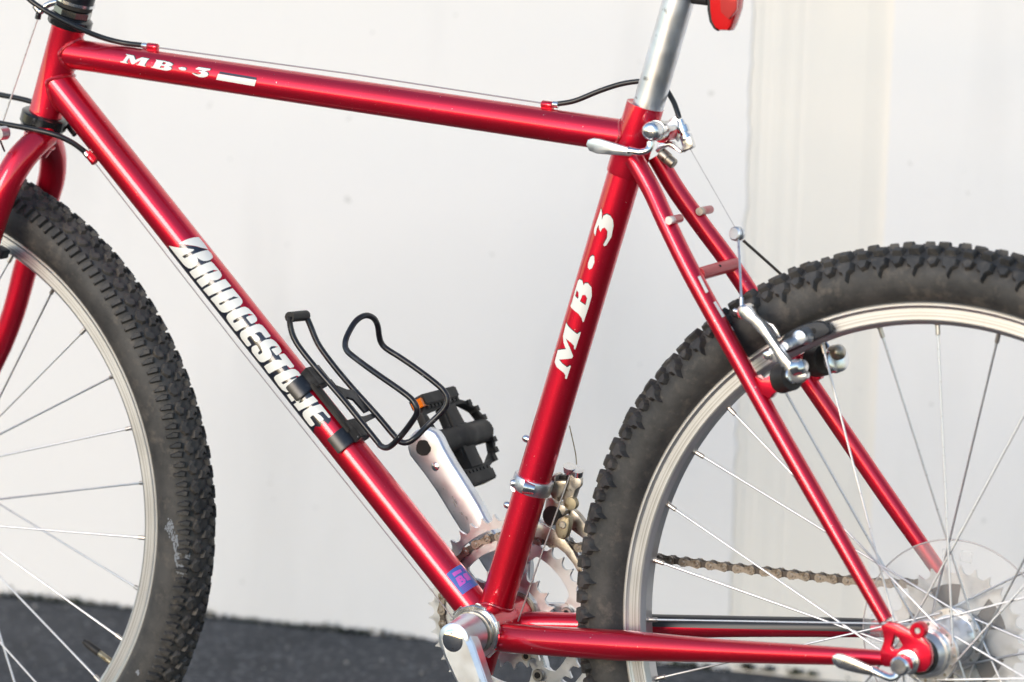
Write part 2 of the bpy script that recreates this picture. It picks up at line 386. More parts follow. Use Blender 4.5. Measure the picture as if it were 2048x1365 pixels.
# grooved cream strip inside the recess
pb = MB(); W = s2 - s1
cs = [(0, BK - 0.02), (0.012, BK - 0.02)]
prof = []
x = -0.004
steps = [(-.004, .0022), (.009, .0030), (.013, .0042), (.024, .0042), (.028, .0037), (.037, .0037), (.042, .0043), (.048, .0043), (.052, .0039), (.056, .0039), (.060, .0044), (.062, .0044), (.067, .0036), (W * 0.82, .0042), (W * 0.94, .0070), (W + .01, .0078)]
i0 = len(pb.v)
for s, b in steps: pb.v += [wpt(s1 + s, b, 0.0), wpt(s1 + s, b, HW - .003)]
for k in range(len(steps) - 1): pb.f.append((i0 + 2 * k, i0 + 2 * k + 2, i0 + 2 * k + 3, i0 + 2 * k + 1))
pbm = pb.mesh('grooved_strip', M['cream'], smooth=False); link('grooved_strip', pbm, wall)

# moss and dirt along the foot of the wall
mo = MB(); rnd = random.Random(11)
def tuft(mb, p, r, n):
    for _ in range(n):
        a = rnd.random() * 6.283; d = Vector((math.cos(a), math.sin(a), rnd.random() * 1.3)); d.normalize()
        q = p + Vector((rnd.gauss(0, r * .5), rnd.gauss(0, r * .3), abs(rnd.gauss(0, r * .35))))
        s = r * (0.25 + 0.5 * rnd.random()); u = d.cross(Vector((0, 0, 1))).normalized()
        i = len(mb.v); mb.v += [q - u * s * .5, q + u * s * .5, q + d * s]; mb.f.append((i, i + 1, i + 2))
s = 0.0
while s < 3.3:
    sa = s1 < s < s2
    back = 0.02 if sa else 0.0
    dens = 1.0 if (0 <= s < .5 or sa) else 0.55
    amp = 0.0045 * (0.5 + 0.5 * math.sin(s * 23) * math.sin(s * 7.3 + 1)) + 0.002
    if sa: amp += 0.003
    if rnd.random() < dens: tuft(mo, wpt(s, back - 0.006, 0.0), amp + 0.003, 10)
    s += 0.004
for k in range(7):
    sc = rnd.choice([wall_s(430), wall_s(60), wall_s(330), wall_s(1500), wall_s(1560), wall_s(1640), wall_s(760)]) + rnd.gauss(0, .01)
    tuft(mo, wpt(sc, 0.0, 0.004), 0.009, 40)
moss = mo.obj('moss', mat('dark_moss', (0.035, 0.045, 0.018), 0.95, vary=[(40, (0.02, 0.022, 0.016), 0.4, 0.6, 3)]), None, smooth=False)
tag(moss, 'thin dark green moss growing along the foot of the white wall', 'moss', 'stuff')
# grit on the asphalt
gr = MB()
def stone(mb, p, r):
    i = len(mb.v)
    d = [Vector((1, 0, 0)), Vector((0, 1, 0)), Vector((-1, 0, 0)), Vector((0, -1, 0)), Vector((0, 0, 1)), Vector((0, 0, -1))]
    for q in d: mb.v.append(p + q * r * (0.6 + rnd.random() * .6))
    for a, b, c in ((0, 1, 4), (1, 2, 4), (2, 3, 4), (3, 0, 4), (1, 0, 5), (2, 1, 5), (3, 2, 5), (0, 3, 5)): mb.f.append((i + a, i + b, i + c))
for _ in range(1500):
    p = wpt(rnd.uniform(-.3, 3.6), 0, 0) + WN * (rnd.random() ** 1.6 * 1.6 + 0.01); r = rnd.choice([.0008, .001, .0012, .0018])
    stone(gr, p + Vector((0, 0, r * .4)), r)
for px, py, r in ((575, 1300, .0035), (737, 1267, .0052), (706, 1258, .004), (692, 1258, .003), (810, 1270, .003), (763, 1323, .003), (431, 1280, .003), (808, 1326, .003), (45, 1205, .004), (68, 1216, .004), (428, 1323, .002), (692, 1327, .003), (843, 1349, .003), (870, 1330, .003), (135, 1212, .003)):
    stone(gr, on_ground(px, py) + Vector((0, 0, r * .4)), r)
grit = gr.obj('grit', mat('pale_grit', (0.42, 0.40, 0.37), 0.85, vary=[(200, (0.16, 0.15, 0.15), 0.4, 0.55, 2)]), None, smooth=False)
tag(grit, 'small pale stones scattered over the dark asphalt', 'gravel', 'stuff')

# ================================================================== BICYCLE
bike = bpy.data.objects.new('bicycle', None); COL.objects.link(bike); bike.location = (0, 0, 0)
tag(bike, 'red mountain bike with knobbly tyres standing side-on before the white wall', 'bicycle')

# ---- tube axes
class T:                                      # straight tube with an axis in the wheel plane
    def __init__(s, a, b, r, Y=0):
        s.a = at(*a, Y); s.b = at(*b, Y); s.r = r; s.L = (s.b - s.a).length; s.d = (s.b - s.a).normalized()
        s.e3 = Vector((0, -1, 0)); s.e3 = (s.e3 - s.d * s.e3.dot(s.d)).normalized()
        s.e2 = s.e3.cross(s.d) * -1
        if s.e2.z < 0 and abs(s.e2.z) > 0.3: s.e2 = -s.e2
    def uv(s, px, py):                        # where the sight line meets the tube
        d = ray(px, py).normalized(); o = CC - s.a
        dp = d - s.d * d.dot(s.d); op = o - s.d * o.dot(s.d)
        A = dp.dot(dp); B = 2 * dp.dot(op); C = op.dot(op) - s.r ** 2; D = B * B - 4 * A * C
        t = (-B - math.sqrt(max(D, 0))) / (2 * A); p = o + d * t
        return (p.dot(s.d), math.atan2(p.dot(s.e2), p.dot(s.e3)) * s.r)
    def pt(s, u, v, h=0.0):
        f = v / s.r; return s.a + s.d * u + (s.e3 * math.cos(f) + s.e2 * math.sin(f)) * (s.r + h)
top = T((134, 106.4), (1262, 275), 0.0142)
down = T((111, 160), (978, 1253), 0.0158)
seat = T((1290, 213), (955, 1338), 0.0148)
head = T((138, 52), (91, 229), 0.0158)
B0 = at(951, 1264, -36); BB = Vector((B0.x, 0, B0.z))

frame_mb = MB()
frame_mb.lathe(BB, (0, 1, 0), [(-.0345, .0185), (-.0345, .0205), (.0345, .0205), (.0345, .0185)], 40)
frame = frame_mb.obj('frame', M['red'], bike)
def weld(Ta, Tb, end, rad=0.0019):
    """bead where tube Ta runs into tube Tb"""
    o = (Ta.a if end == 0 else Ta.b); pts = []
    n = 64
    for k in range(n):
        f = 2 * math.pi * k / n; q = o + (Ta.e3 * math.cos(f) + Ta.e2 * math.sin(f)) * Ta.r
        d = Ta.d if end == 0 else -Ta.d       # leaving Tb
        qp = (q - Tb.a) - Tb.d * (q - Tb.a).dot(Tb.d); dp = d - Tb.d * d.dot(Tb.d)
        A = dp.dot(dp); B = 2 * dp.dot(qp); C = qp.dot(qp) - (Tb.r + .0003) ** 2; D = B * B - 4 * A * C
        t = (-B + math.sqrt(max(D, 0))) / (2 * A); pts.append(q + d * t)
    mb = MB(); pts.append(pts[0]); pts.append(pts[1])
    rr = [rad * (1 + 0.12 * math.sin(i * 2.1) + 0.08 * math.sin(i * .9)) for i in range(len(pts))]
    mb.tube(pts, rr, 8); return mb.obj('weld_bead', M['weld'], frame)
def straight(Tt, name, material, parent, ext0=0, ext1=0, n=48, sleeve=None):
    mb = MB(); mb.tube([Tt.a - Tt.d * ext0, Tt.a, Tt.b, Tt.b + Tt.d * ext1], Tt.r, n)
    return mb.obj(name, material, parent)
MB().tube([top.a, top.b], top.r, 56).obj('top_tube', M['red'], frame)
MB().tube([down.a, down.b], down.r, 56).obj('down_tube', M['red'], frame)
# seat tube with the thicker sleeve at its upper end
lug = seat.uv(1243, 356)[0]
MB().tube([seat.a + seat.d * (lug - .0), seat.b - seat.d * .0], seat.r, 56).obj('seat_tube', M['red'], frame)
sl_ = MB(); sl_.lathe(seat.a, seat.d, [(0.0, .0135), (-.001, .0162), (.002, .0163), (lug - .002, .0162), (lug, .0157), (lug, .0140)], 56)
sl_.obj('seat_lug', M['red'], frame)
MB().lathe(head.a, head.d, [(0, .0135), (0, .0158), (.0, .0160), (.004, .0160), (.005, .0158), (head.L - .005, .0158), (head.L - .004, .0160), (head.L, .0160), (head.L, .0135)], 56).obj('head_tube', M['red'], frame)
weld(top, head, 0); weld(down, head, 0)
class _BB: pass
bbT = _BB(); bbT.a = BB - Vector((0, .05, 0)); bbT.d = Vector((0, 1, 0)); bbT.r = .0205
weld(down, bbT, 1, .0015); weld(seat, bbT, 1, .0015)
seatbig = _BB(); seatbig.a = seat.a; seatbig.d = seat.d; seatbig.r = .0160
weld(top, seatbig, 1, .0017)

# chainstays, seatstays
def ypath(L): return [at(x, y, Y) for x, y, Y in L]
MB().tube(ypath([(990, 1274, -20), (1060, 1280, -26), (1240, 1291, -40), (1420, 1301, -50), (1600, 1309, -58), (1768, 1316.5, -63)]),
          [.0125, .0128, .0133, .0102, .0084, .0062], 40, sm=6).obj('chain_stay', M['red'], frame)
cs2 = MB().tube(ypath([(985, 1254, 18), (1080, 1250, 22), (1300, 1254, 38), (1500, 1255, 50), (1700, 1257, 60), (1880, 1262, 63)]),
          [.0118, .0118, .0100, .0085, .0078, .0062], 40, sm=6).obj('chain_stay', M['red'], frame)
cs2['label'] = 'chain stay behind the wheel with black tape along its top'
# protector: a half sleeve over the far chain stay
pth, prr = spline(ypath([(1250, 1254, 36), (1300, 1254, 38), (1500, 1255, 50), (1700, 1257, 60), (1747, 1259, 61)]), [.0103, .0100, .0085, .0078, .0075], 8)
pm = MB(); n = 14; prev = None
for i, p in enumerate(pth):
    a = pth[max(i - 1, 0)]; b = pth[min(i + 1, len(pth) - 1)]; t = (b - a).normalized(); u = Vector((0, -1, 0)); u = (u - t * u.dot(t)).normalized(); v = Vector((0, 0, 1)); v = (v - t * v.dot(t)).normalized()
    k0 = i / (len(pth) - 1); lo = R(22 - 40 * k0)
    base = len(pm.v)
    for k in range(n):
        f = lo + (R(215) - lo) * k / (n - 1); pm.v.append(p + (u * math.cos(f) + v * math.sin(f)) * (prr[i] + .0012))
    if prev is not None:
        for k in range(n - 1): pm.f.append((prev + k, prev + k + 1, base + k + 1, base + k))
    prev = base
pm.obj('chain_stay_tape', mat('black_tape', (0.02, 0.021, 0.024), 0.35), frame)
MB().tube(ypath([(1268, 318, -16), (1303, 380, -20), (1336, 452, -26), (1386, 553, -33), (1481, 726, -42), (1546, 844, -47), (1635, 1000, -54), (1772, 1241, -63)]),
          [.0082, .0082, .0082, .0082, .0079, .0077, .0076, .0062], 36, sm=6).obj('seat_stay', M['red'], frame)
MB().tube(ypath([(1312, 312, 14), (1351, 378, 20), (1404, 452, 27), (1466, 536, 33), (1574, 700, 42), (1672, 844, 47), (1780, 1002, 54), (1905, 1180, 63)]),
          [.0082, .0082, .0082, .0082, .0079, .0077, .0076, .0062], 36, sm=6).obj('seat_stay', M['red'], frame)
MB().tube(ypath([(1398, 549, -30), (1470, 529, 32)]), .0056, 28).obj('bridge', M['flatred'], frame)
hh = at(1433, 538, 0) + Vector((.0045, -.003, .003))
MB().lathe(hh, Vector((.55, -.80, .2)), [(-.004, .0013), (.0, .0013)], 12).obj('bridge_hole', M['hole'], frame)
for (a, b, Ya, m_) in (((1341, 441), (1363, 434), -36, 1), ((1402, 423), (1424, 416), 18, 0)):
    A = at(*a, Ya); Bp = A + Vector((0, .019, 0))
    o = MB().lathe(A, (0, 1, 0), [(.002, .0022), (0, .0026), (0.0, .0036), (.018, .0036), (.019, .0030)], 20).obj('rack_boss', M['flatred'], frame)
    MB().lathe(A + Vector((0, -.0035, 0)), (0, 1, 0), [(-.0, .0018), (0, .0034), (.003, .0036), (.007, .0036)], 18).obj('boss_bolt', M['aluworn'] if m_ else M['dirtyalu'], frame)
# brake boss tabs
tplate('brake_tab', [zz(1440, 580, 5.687, [(400, 985), (470, 1030), (590, 965), (650, 1010), (695, 1130), (600, 1185), (560, 1240), (480, 1190)])], -50, 11, M['red'], frame, .0002)
tplate('brake_tab', [zz(1440, 580, 5.687, [(870, 770), (940, 720), (1010, 800), (1150, 950), (1130, 1020), (1040, 1080), (1000, 1010)])], 40, 9, M['red'], frame, .0002)

# dropouts
Z3 = (1700, 1165, 5.885)
dro = zz(*Z3, [(360, 520), (450, 470), (560, 500), (640, 545), (740, 600), (850, 650), (925, 745), (955, 860), (945, 970), (880, 1055), (790, 1065), (700, 1020), (600, 1005), (480, 1000), (395, 995), (340, 920), (345, 830), (365, 770), (392, 690), (385, 600)])
tplate('dropout', [dro, zz(*Z3, [(520, 622), (565, 665), (612, 745), (560, 792), (500, 792), (478, 755)])], -68, 7, M['red'], frame, .0012)
MB().lathe(at(*zz(*Z3, [(790, 572)])[0], -69), (0, 1, 0), [(.003, .0030), (0, .0030), (0, .0062), (.001, .0068), (.008, .0068)], 26).obj('eyelet', M['red'], frame)
MB().lathe(at(*zz(*Z3, [(795, 572)])[0], -68.5), (0, 1, 0), [(0, .0024), (.004, .0026)], 8).obj('eyelet_bolt', M['aluworn'], frame)
fd = [(p[0], p[1]) for p in dro]
Lp = [(at(x, y, -68).x, at(x, y, -68).z) for x, y in dro]
link('dropout', weldmesh(plate([Lp], .061, .068, .0012), M['red']), frame)

# cable stops
def stop(px, py, Y, d, ln=.011, r=.0034):
    p = at(px, py, Y); mb = MB().lathe(p - d * ln / 2, d, [(0, r * .8), (.001, r), (ln - .001, r), (ln, r * .8)], 18)
    mb.box(p - Vector((0, 0, r * .9)), d, (0, 1, 0), d.cross(Vector((0, 1, 0))), ln * .95, r * 1.5, r * 1.8)
    return mb.obj('cable_stop', M['red'], frame, bev=.0004)
stop(306, 94, 0, top.d); stop(1095, 210, 0, top.d)
p = at(183, 317, -4); mb = MB().lathe(p - down.d * .006, down.d, [(0, .0030), (.001, .0037), (.011, .0037), (.012, .0030)], 18)
mb.box(p + down.e2 * .003, down.d, down.e3, down.e2, .011, .006, .007).obj('cable_stop', M['red'], frame, bev=.0004)
# bottle bosses on the seat tube (two lower ones seen from the side)
for px, py in ((1052, 877), (1015, 1010)):
    q = at(px, py, 0); MB().lathe(q + seat.d.cross(Vector((0, 1, 0))) * 0, (q - (seat.a + seat.d * ((q - seat.a).dot(seat.d)))).normalized(), [(-.006, .0030), (-.001, .0036), (.0012, .0034), (.003, .002)], 18).obj('bottle_boss_bolt', M['alu'], frame)

# ---- lettering wrapped on the tubes
def decal(name, Tt, loops_px, material, h=0.00025, parent=None, vclip=None):
    loops = []
    for lp in loops_px:
        L = []
        for p in lp:
            if len(p) == 3: u, v = p[0], p[1]            # already (u,v)
            else: u, v = Tt.uv(*p)
            L.append((u, v))
        loops.append(L)
    me = fill2d(loops); bm = bmesh.new(); bm.from_mesh(me)
    bmesh.ops.remove_doubles(bm, verts=bm.verts, dist=1e-6)
    vs = [v.co.y for v in bm.verts]; lo, hi = min(vs), max(vs); st = 0.0012; y = math.ceil(lo / st) * st
    while y < hi:
        bmesh.ops.bisect_plane(bm, geom=bm.verts[:] + bm.edges[:] + bm.faces[:], plane_co=(0, y, 0), plane_no=(0, 1, 0)); y += st
    for v in bm.verts: v.co = Tt.pt(v.co.x, v.co.y, h)
    bm.normal_update()
    for f in bm.faces:
        c = f.calc_center_median() - Tt.a; c = c - Tt.d * c.dot(Tt.d)
        if f.normal.dot(c) < 0: f.normal_flip()
    bm.to_mesh(me); bm.free(); me.materials.clear()
    return link(name, finish(me, material, True, 60), parent or frame)

A_ = lambda P: zz(330, 470, 13.65, P)
B_ = lambda P: zz(380, 540, 13.65, P)
C_ = lambda P: zz(445, 600, 13.65, P)
D_ = lambda P: zz(495, 670, 11.375, P)
E_ = lambda P: zz(560, 760, 12.41, P)
letters = [
 [A_([(405, 250), (430, 210), (600, 130), (760, 90), (915, 72), (1000, 170), (1100, 300), (1175, 410), (980, 360), (860, 320), (560, 275)])],
 [A_([(110, 295), (240, 325), (370, 348), (600, 375), (790, 402), (795, 420), (760, 450), (640, 500), (485, 580), (510, 620), (550, 638), (640, 600), (860, 500), (1020, 450), (1165, 425), (1250, 510), (1300, 600), (1295, 640), (1240, 690), (1150, 720), (1060, 722), (970, 690), (910, 650), (870, 615), (900, 670), (905, 740), (880, 810), (830, 865), (730, 920), (640, 905), (540, 830), (440, 710), (330, 570), (220, 430)])],
 [B_([(-2, 55), (40, 20), (200, -65), (572, -215), (640, -160), (770, 0), (840, 90), (868, 170), (830, 235), (740, 285), (640, 295), (560, 260), (515, 225), (540, 280), (530, 335), (490, 385), (335, 480), (190, 300), (215, 270), (420, 155), (600, 80), (770, 30), (640, 10), (500, 60), (350, 130), (250, 190), (140, 240), (60, 150)])],
 [B_([(370, 540), (410, 505), (600, 410), (960, 260), (1120, 450), (1100, 465), (900, 540), (700, 640), (525, 718)])],
 [B_([(570, 790), (610, 755), (800, 660), (1160, 515), (1365, 750), (1425, 840), (1430, 910), (1390, 970), (1300, 1020), (1150, 1090), (1040, 1150), (950, 1165), (880, 1150), (800, 1080), (690, 930)]),
  B_([(795, 920), (900, 870), (1000, 820), (1140, 765), (1190, 735), (1330, 768), (1160, 815), (1000, 880), (850, 962), (810, 950)])],
 [C_([(120, 450), (150, 390), (220, 340), (500, 220), (560, 200), (620, 200), (700, 240), (800, 340), (880, 430), (935, 520), (940, 570), (900, 615), (800, 665), (765, 645), (645, 490), (680, 460), (845, 418), (720, 385), (600, 420), (420, 490), (300, 570), (305, 615), (340, 630), (430, 585), (520, 540), (560, 540), (670, 690), (650, 720), (400, 858), (355, 835), (170, 590), (122, 500)])],
 [C_([(490, 920), (520, 860), (600, 815), (900, 680), (1000, 670), (1080, 705), (1150, 780), (1310, 990), (1290, 1020), (1190, 1050), (1150, 1020), (1060, 900), (1010, 880), (940, 900), (860, 940), (930, 955), (1000, 1020), (1030, 1080), (1000, 1120), (920, 1150), (880, 1120), (790, 990), (750, 985), (690, 1030), (690, 1070), (790, 1210), (780, 1240), (710, 1275), (670, 1250), (530, 1060), (490, 980)])],
 [D_([(97, 300), (130, 260), (200, 230), (230, 250), (290, 360), (250, 400), (250, 430), (280, 450), (340, 410), (345, 380), (310, 290), (300, 210), (330, 160), (400, 120), (520, 100), (580, 120), (650, 180), (710, 255), (750, 320), (775, 380), (740, 430), (670, 475), (640, 460), (545, 340), (560, 325), (695, 280), (620, 262), (540, 270), (500, 310), (550, 430), (545, 500), (500, 560), (380, 620), (320, 620), (280, 600), (230, 540), (120, 400)])],
 [D_([(385, 720), (410, 695), (600, 590), (700, 570), (790, 580), (720, 480), (720, 460), (820, 430), (860, 460), (1060, 720), (1040, 745), (970, 765), (890, 700), (840, 710), (700, 780), (510, 880), (480, 860)])],
 [D_([(610, 980), (640, 930), (760, 870), (1000, 780), (1080, 790), (1150, 840), (1240, 960), (1265, 1040), (1240, 1090), (1080, 1190), (960, 1290), (900, 1305), (800, 1250), (700, 1130), (630, 1020)]),
  D_([(780, 1095), (790, 1080), (900, 1020), (1020, 970), (1120, 935), (1190, 960), (1000, 1030), (900, 1090), (820, 1125)])],
 [E_([(180, 370), (240, 345), (640, 150), (700, 200), (480, 580), (560, 550), (820, 400), (940, 530), (930, 545), (700, 660), (480, 770), (345, 600), (420, 560), (375, 500), (300, 545)])],
 [E_([(570, 830), (600, 770), (680, 720), (990, 610), (1030, 640), (1250, 920), (1240, 950), (1200, 950), (1070, 800), (1030, 795), (910, 850), (970, 865), (1030, 910), (1090, 980), (1070, 1000), (990, 1040), (960, 1010), (840, 880), (800, 890), (755, 935), (870, 1100), (850, 1130), (790, 1155), (750, 1130), (610, 950), (575, 880)])],
]
words = 'brand lettering'
topl = A_([(115, 305), (200, 322), (385, 345), (395, 262), (560, 280), (700, 300), (1160, 420), (1200, 480), (1240, 690)]) + B_([(700, 230), (820, 262), (1080, 470), (1110, 500), (1300, 770)]) + C_([(478, 185), (600, 260), (880, 650)]) + C_([(1000, 720), (1290, 1040)]) + D_([(600, 200), (720, 460), (940, 770)]) + E_([(640, 180), (950, 560), (990, 640), (1255, 950), (1265, 1010), (1190, 1110), (1105, 1040), (1050, 1090), (1000, 1170), (880, 1150), (830, 1290)])
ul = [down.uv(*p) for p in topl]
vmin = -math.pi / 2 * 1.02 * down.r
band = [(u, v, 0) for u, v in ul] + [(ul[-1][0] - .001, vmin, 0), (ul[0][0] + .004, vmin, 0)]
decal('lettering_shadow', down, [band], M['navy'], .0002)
for i, L in enumerate(letters):
    decal('letter', down, L, M['white'], .0005)
F_ = lambda P, dx=0, dy=0: [(x + dx, y + dy) for x, y in zz(235, 100, 17.07, P)]
G_ = lambda P, dx=0, dy=0: [(x + dx, y + dy) for x, y in zz(375, 120, 13.65, P)]
mTop = [(100, 395), (150, 402), (205, 380), (345, 200), (290, 170), (300, 155), (560, 210), (590, 270), (622, 355), (850, 265), (1105, 320), (1050, 348), (930, 540), (990, 582), (650, 512), (725, 490), (805, 362), (540, 500), (485, 480), (410, 280), (310, 425), (370, 475), (110, 430)]
bTop = [(1150, 590), (1220, 580), (1340, 380), (1310, 345), (1600, 390), (1780, 430), (1880, 480), (1900, 520), (1850, 565), (1760, 565), (1830, 600), (1860, 640), (1820, 690), (1700, 710), (1600, 700), (1170, 610)]
bh1 = [(1580, 420), (1660, 450), (1660, 485), (1600, 510), (1520, 495)]; bh2 = [(1490, 550), (1580, 550), (1620, 590), (1580, 625), (1450, 620)]
dotT = [(880, 295), (920, 287), (965, 295), (982, 312), (970, 328), (930, 328), (890, 315)]
threeT = [(230, 250), (310, 205), (640, 255), (620, 295), (560, 300), (470, 320), (550, 350), (580, 400), (550, 450), (450, 478), (350, 475), (220, 430), (130, 370), (150, 360), (260, 400), (340, 395), (380, 375), (370, 345), (308, 326), (322, 310), (430, 303), (330, 281), (232, 264)]
for (dx, dy, mt, h, nm) in ((1.8, -1.2, 'navy', .0002, 'letter_shadow'), (0, 0, 'white', .0005, 'letter')):
    decal(nm, top, [F_(mTop, dx, dy)], M[mt], h)
    decal(nm, top, [F_(bTop, dx, dy), F_(bh1, dx, dy), F_(bh2, dx, dy)], M[mt], h)
    decal(nm, top, [[(x + dx, y + dy) for x, y in zz(220, 90, 6.4, dotT)]], M[mt], h)
    decal(nm, top, [G_(threeT, dx, dy)], M[mt], h)
decal('letter_bar', top, [G_([(845, 384), (1890, 555), (1835, 720), (790, 540)])], M['white'], .0004)
decal('letter_bar', top, [G_([(890, 325), (1890, 485), (1890, 552), (862, 380)])], M['navy'], .0004)
H_ = lambda P, dx=0, dy=0: [(x + dx, y + dy) for x, y in zz(1090, 620, 9.1, P)]
I_ = lambda P, dx=0, dy=0: [(x + dx, y + dy) for x, y in zz(1140, 410, 5.935, P)]
mS = [(395, 235), (430, 300), (500, 370), (585, 440), (640, 400), (650, 412), (550, 720), (528, 710), (528, 650), (480, 600), (385, 520), (450, 680), (512, 840), (490, 880), (380, 895), (262, 905), (320, 980), (405, 1045), (455, 1012), (467, 1028), (395, 1255), (365, 1248), (372, 1190), (340, 1140), (215, 1035), (185, 950), (240, 735), (385, 715), (345, 600), (335, 480)]
bS = [(100, 905), (118, 885), (150, 900), (165, 960), (180, 930), (215, 930), (255, 980), (258, 1080), (215, 1230), (163, 1385), (150, 1390), (138, 1340), (100, 1290), (20, 1220), (12, 1200), (28, 1160), (66, 1020)]
bSh1 = [(85, 1015), (105, 1040), (105, 1100), (95, 1115), (65, 1080)]; bSh2 = [(150, 1070), (185, 1070), (205, 1110), (185, 1190), (120, 1145)]
dS = [(270, 600), (290, 612), (292, 680), (265, 750), (235, 770), (215, 745), (220, 690), (245, 620)]
tS = [(375, 45), (385, 100), (380, 180), (400, 130), (440, 110), (480, 130), (510, 180), (515, 250), (490, 380), (430, 480), (410, 490), (395, 475), (440, 390), (445, 310), (415, 270), (385, 280), (365, 320), (350, 290), (345, 235), (320, 290), (305, 370), (290, 330), (292, 290), (350, 120)]
for (dx, dy, mt, h, nm) in ((-.4, -2.0, 'navy', .0002, 'letter_shadow'), (0, 0, 'white', .0005, 'letter')):
    decal(nm, seat, [H_(mS, dx, dy)], M[mt], h)
    decal(nm, seat, [I_(bS, dx, dy), I_(bSh1, dx, dy), I_(bSh2, dx, dy)], M[mt], h)
    decal(nm, seat, [I_(dS, dx, dy)], M[mt], h)
    decal(nm, seat, [I_(tS, dx, dy)], M[mt], h)
# blue sticker
K_ = lambda P: zz(860, 1100, 9.75, P)
stk = decal('sticker', down, [K_([(315, 480), (450, 370), (600, 288), (770, 480), (940, 688), (800, 760), (630, 885), (470, 680)])], M['blue'], .0003)
stk['label'] = 'blue rectangular sticker with pink print'
decal('sticker_print', down, [K_([(425, 465), (480, 430), (590, 385), (615, 440), (540, 480), (475, 530)])], M['pink'], .0005)
decal('sticker_print', down, [K_([(600, 360), (640, 345), (700, 425), (650, 430)])], M['purple'], .0005)
decal('sticker_print', down, [K_([(495, 560), (560, 510), (610, 505), (640, 550), (690, 590), (690, 650), (585, 730)]), K_([(575, 565), (590, 555), (600, 572), (585, 582)]), K_([(605, 622), (630, 605), (648, 625), (620, 645)])], M['pink'], .0005)
decal('sticker_print', down, [K_([(635, 480), (710, 450), (800, 585), (720, 610), (690, 560), (665, 540)])], M['pink'], .0005)
for a in range(4):
    decal('sticker_print', down, [K_([(600 + a * 22, 742 + a * 24), (770 + a * 22, 640 + a * 22), (776 + a * 22, 652 + a * 22), (606 + a * 22, 754 + a * 24)])], M['purple'], .0005)
# dashes on the seat stays
ssT = T((1386, 553), (1481, 726), .0082, -37)
J_ = lambda P: zz(1150, 540, 5.25, P)
for P in ([(1285, 78), (1312, 64), (1398, 232), (1372, 248)], [(1450, 345), (1472, 332), (1570, 488), (1543, 505)], [(1622, 610), (1640, 600), (1662, 640), (1648, 655)], [(1700, 775), (1718, 760), (1730, 785), (1715, 800)]):
    decal('stay_marking', ssT, [J_(P)], M['white'], .0006)
ssF = T((1466, 536), (1574, 700), .0082, 37)
decal('stay_marking', ssF, [zz(1240, 380, 2.886, [(695, 438), (710, 432), (762, 520), (748, 526)])], M['white'], .0006)

# ================================================================== headset, fork
hs = MB(); up = -head.d
hs.lathe(head.a, up, [(-.001, .0165), (.0, .0200), (.0015, .0208), (.008, .0208), (.0105, .0178), (.011, .015)], 48)
headset = hs.obj('headset', M['gloss'], bike)
MB().lathe(head.a + up * .0105, up, [(0, .0165), (.001, .0178), (.0065, .0178), (.0075, .0165)], 8).obj('locknut', mat('dull_chrome', (0.25, 0.25, 0.24), 0.25, 1.0), headset, angle=20)
MB().lathe(head.a + up * .0185, up, [(0, .0150), (.0002, .0172), (.0036, .0172), (.0038, .0150)], 40).obj('spacer_ring', M['plastic'], headset)
hb = MB().lathe(head.a + up * .0225, up, [(0, .0150), (.0002, .0185), (.0030, .0185), (.0032, .0150)], 40)
hb.tube([head.a + up * .024 + Vector((-.012, 0, .0)), at(100, 8, -2), at(86, 18, -4), at(80, 24, -5), at(70, 12, -6)], .0030, 14, sm=5)
hb.obj('brake_cable_hanger', M['alu'], headset)
MB().lathe(head.a + up * .0258, up, [(0, .014), (.0, .0172), (.030, .0172), (.031, .014)], 40).obj('stem', M['black'], bike)
MB().lathe(at(78, 26, -5), (at(75, 40, -5) - at(78, 26, -5)), [(0, .0028), (.006, .0028)], 14).obj('ferrule', M['black'], headset)
lo = MB(); dn = head.d
lo.lathe(head.b, dn, [(-.001, .0165), (-.0005, .0205), (.001, .0222), (.010, .0222), (.012, .0205), (.0165, .0195), (.0185, .0175), (.0195, .014)], 48)
lo.obj('lower_headset_cup', M['gloss'], headset)
fk = MB(); fo = head.b + dn * .019
fk.lathe(fo, dn, [(0, .0150), (.012, .0150), (.020, .012)], 32)
fork = fk.obj('fork', M['red'], bike)
MB().tube(ypath([(96, 268, -6), (74, 284, -18), (42, 318, -33), (16, 362, -43), (-4, 412, -48), (-26, 480, -51), (-70, 620, -52), (-130, 800, -52), (-208, 1000, -51)]), [.0115, .0128, .0135, .0135, .0132, .0130, .0120, .0095, .007], 40, sm=6).obj('fork_blade', M['red'], fork)
MB().tube(ypath([(92, 268, 4), (100, 284, 16), (106, 312, 32), (104, 352, 43), (92, 398, 48), (80, 440, 50), (53, 530, 52), (3, 690, 52), (-136, 974, 51)]), [.0115, .0122, .0128, .0130, .0128, .0126, .0118, .0108, .007], 40, sm=6).obj('fork_blade', M['red'], fork)
MB().tube([fo + dn * .016, fo + dn * .026], [.006, .0045], 12).obj('crown_bolt', M['dirtyalu'], fork)
weldc = MB().tube([fo + dn * .010 + (head.e3 * math.cos(a) + head.e2 * math.sin(a)) * .0155 for a in [k * math.pi / 12 for k in range(25)]], .0016, 8).obj('weld_bead', M['weld'], fork)
# front brake bits
fb = MB().lathe(at(-6, 268, -62), (0, 1, 0), [(0, .005), (.0, .0065), (.012, .0065), (.012, .004)], 20)
fb_o = fb.obj('front_brake', M['aluworn'], bike)
MB().tube([at(75, 38, -5), at(5, 246, -12), at(-4, 268, -55)], .0008, 8).obj('brake_cable', M['steel'], fb_o)
MB().tube([at(-4, 270, -55), at(9, 303, -40)], .0009, 8).obj('brake_cable', M['black'], fb_o)
MB().box(at(2, 505, -18), (0, 1, 0), (.4, 0, 1), (1, 0, -.4), .012, .009, .012).obj('brake_pad', M['rubberpad'], fb_o, bev=.001)

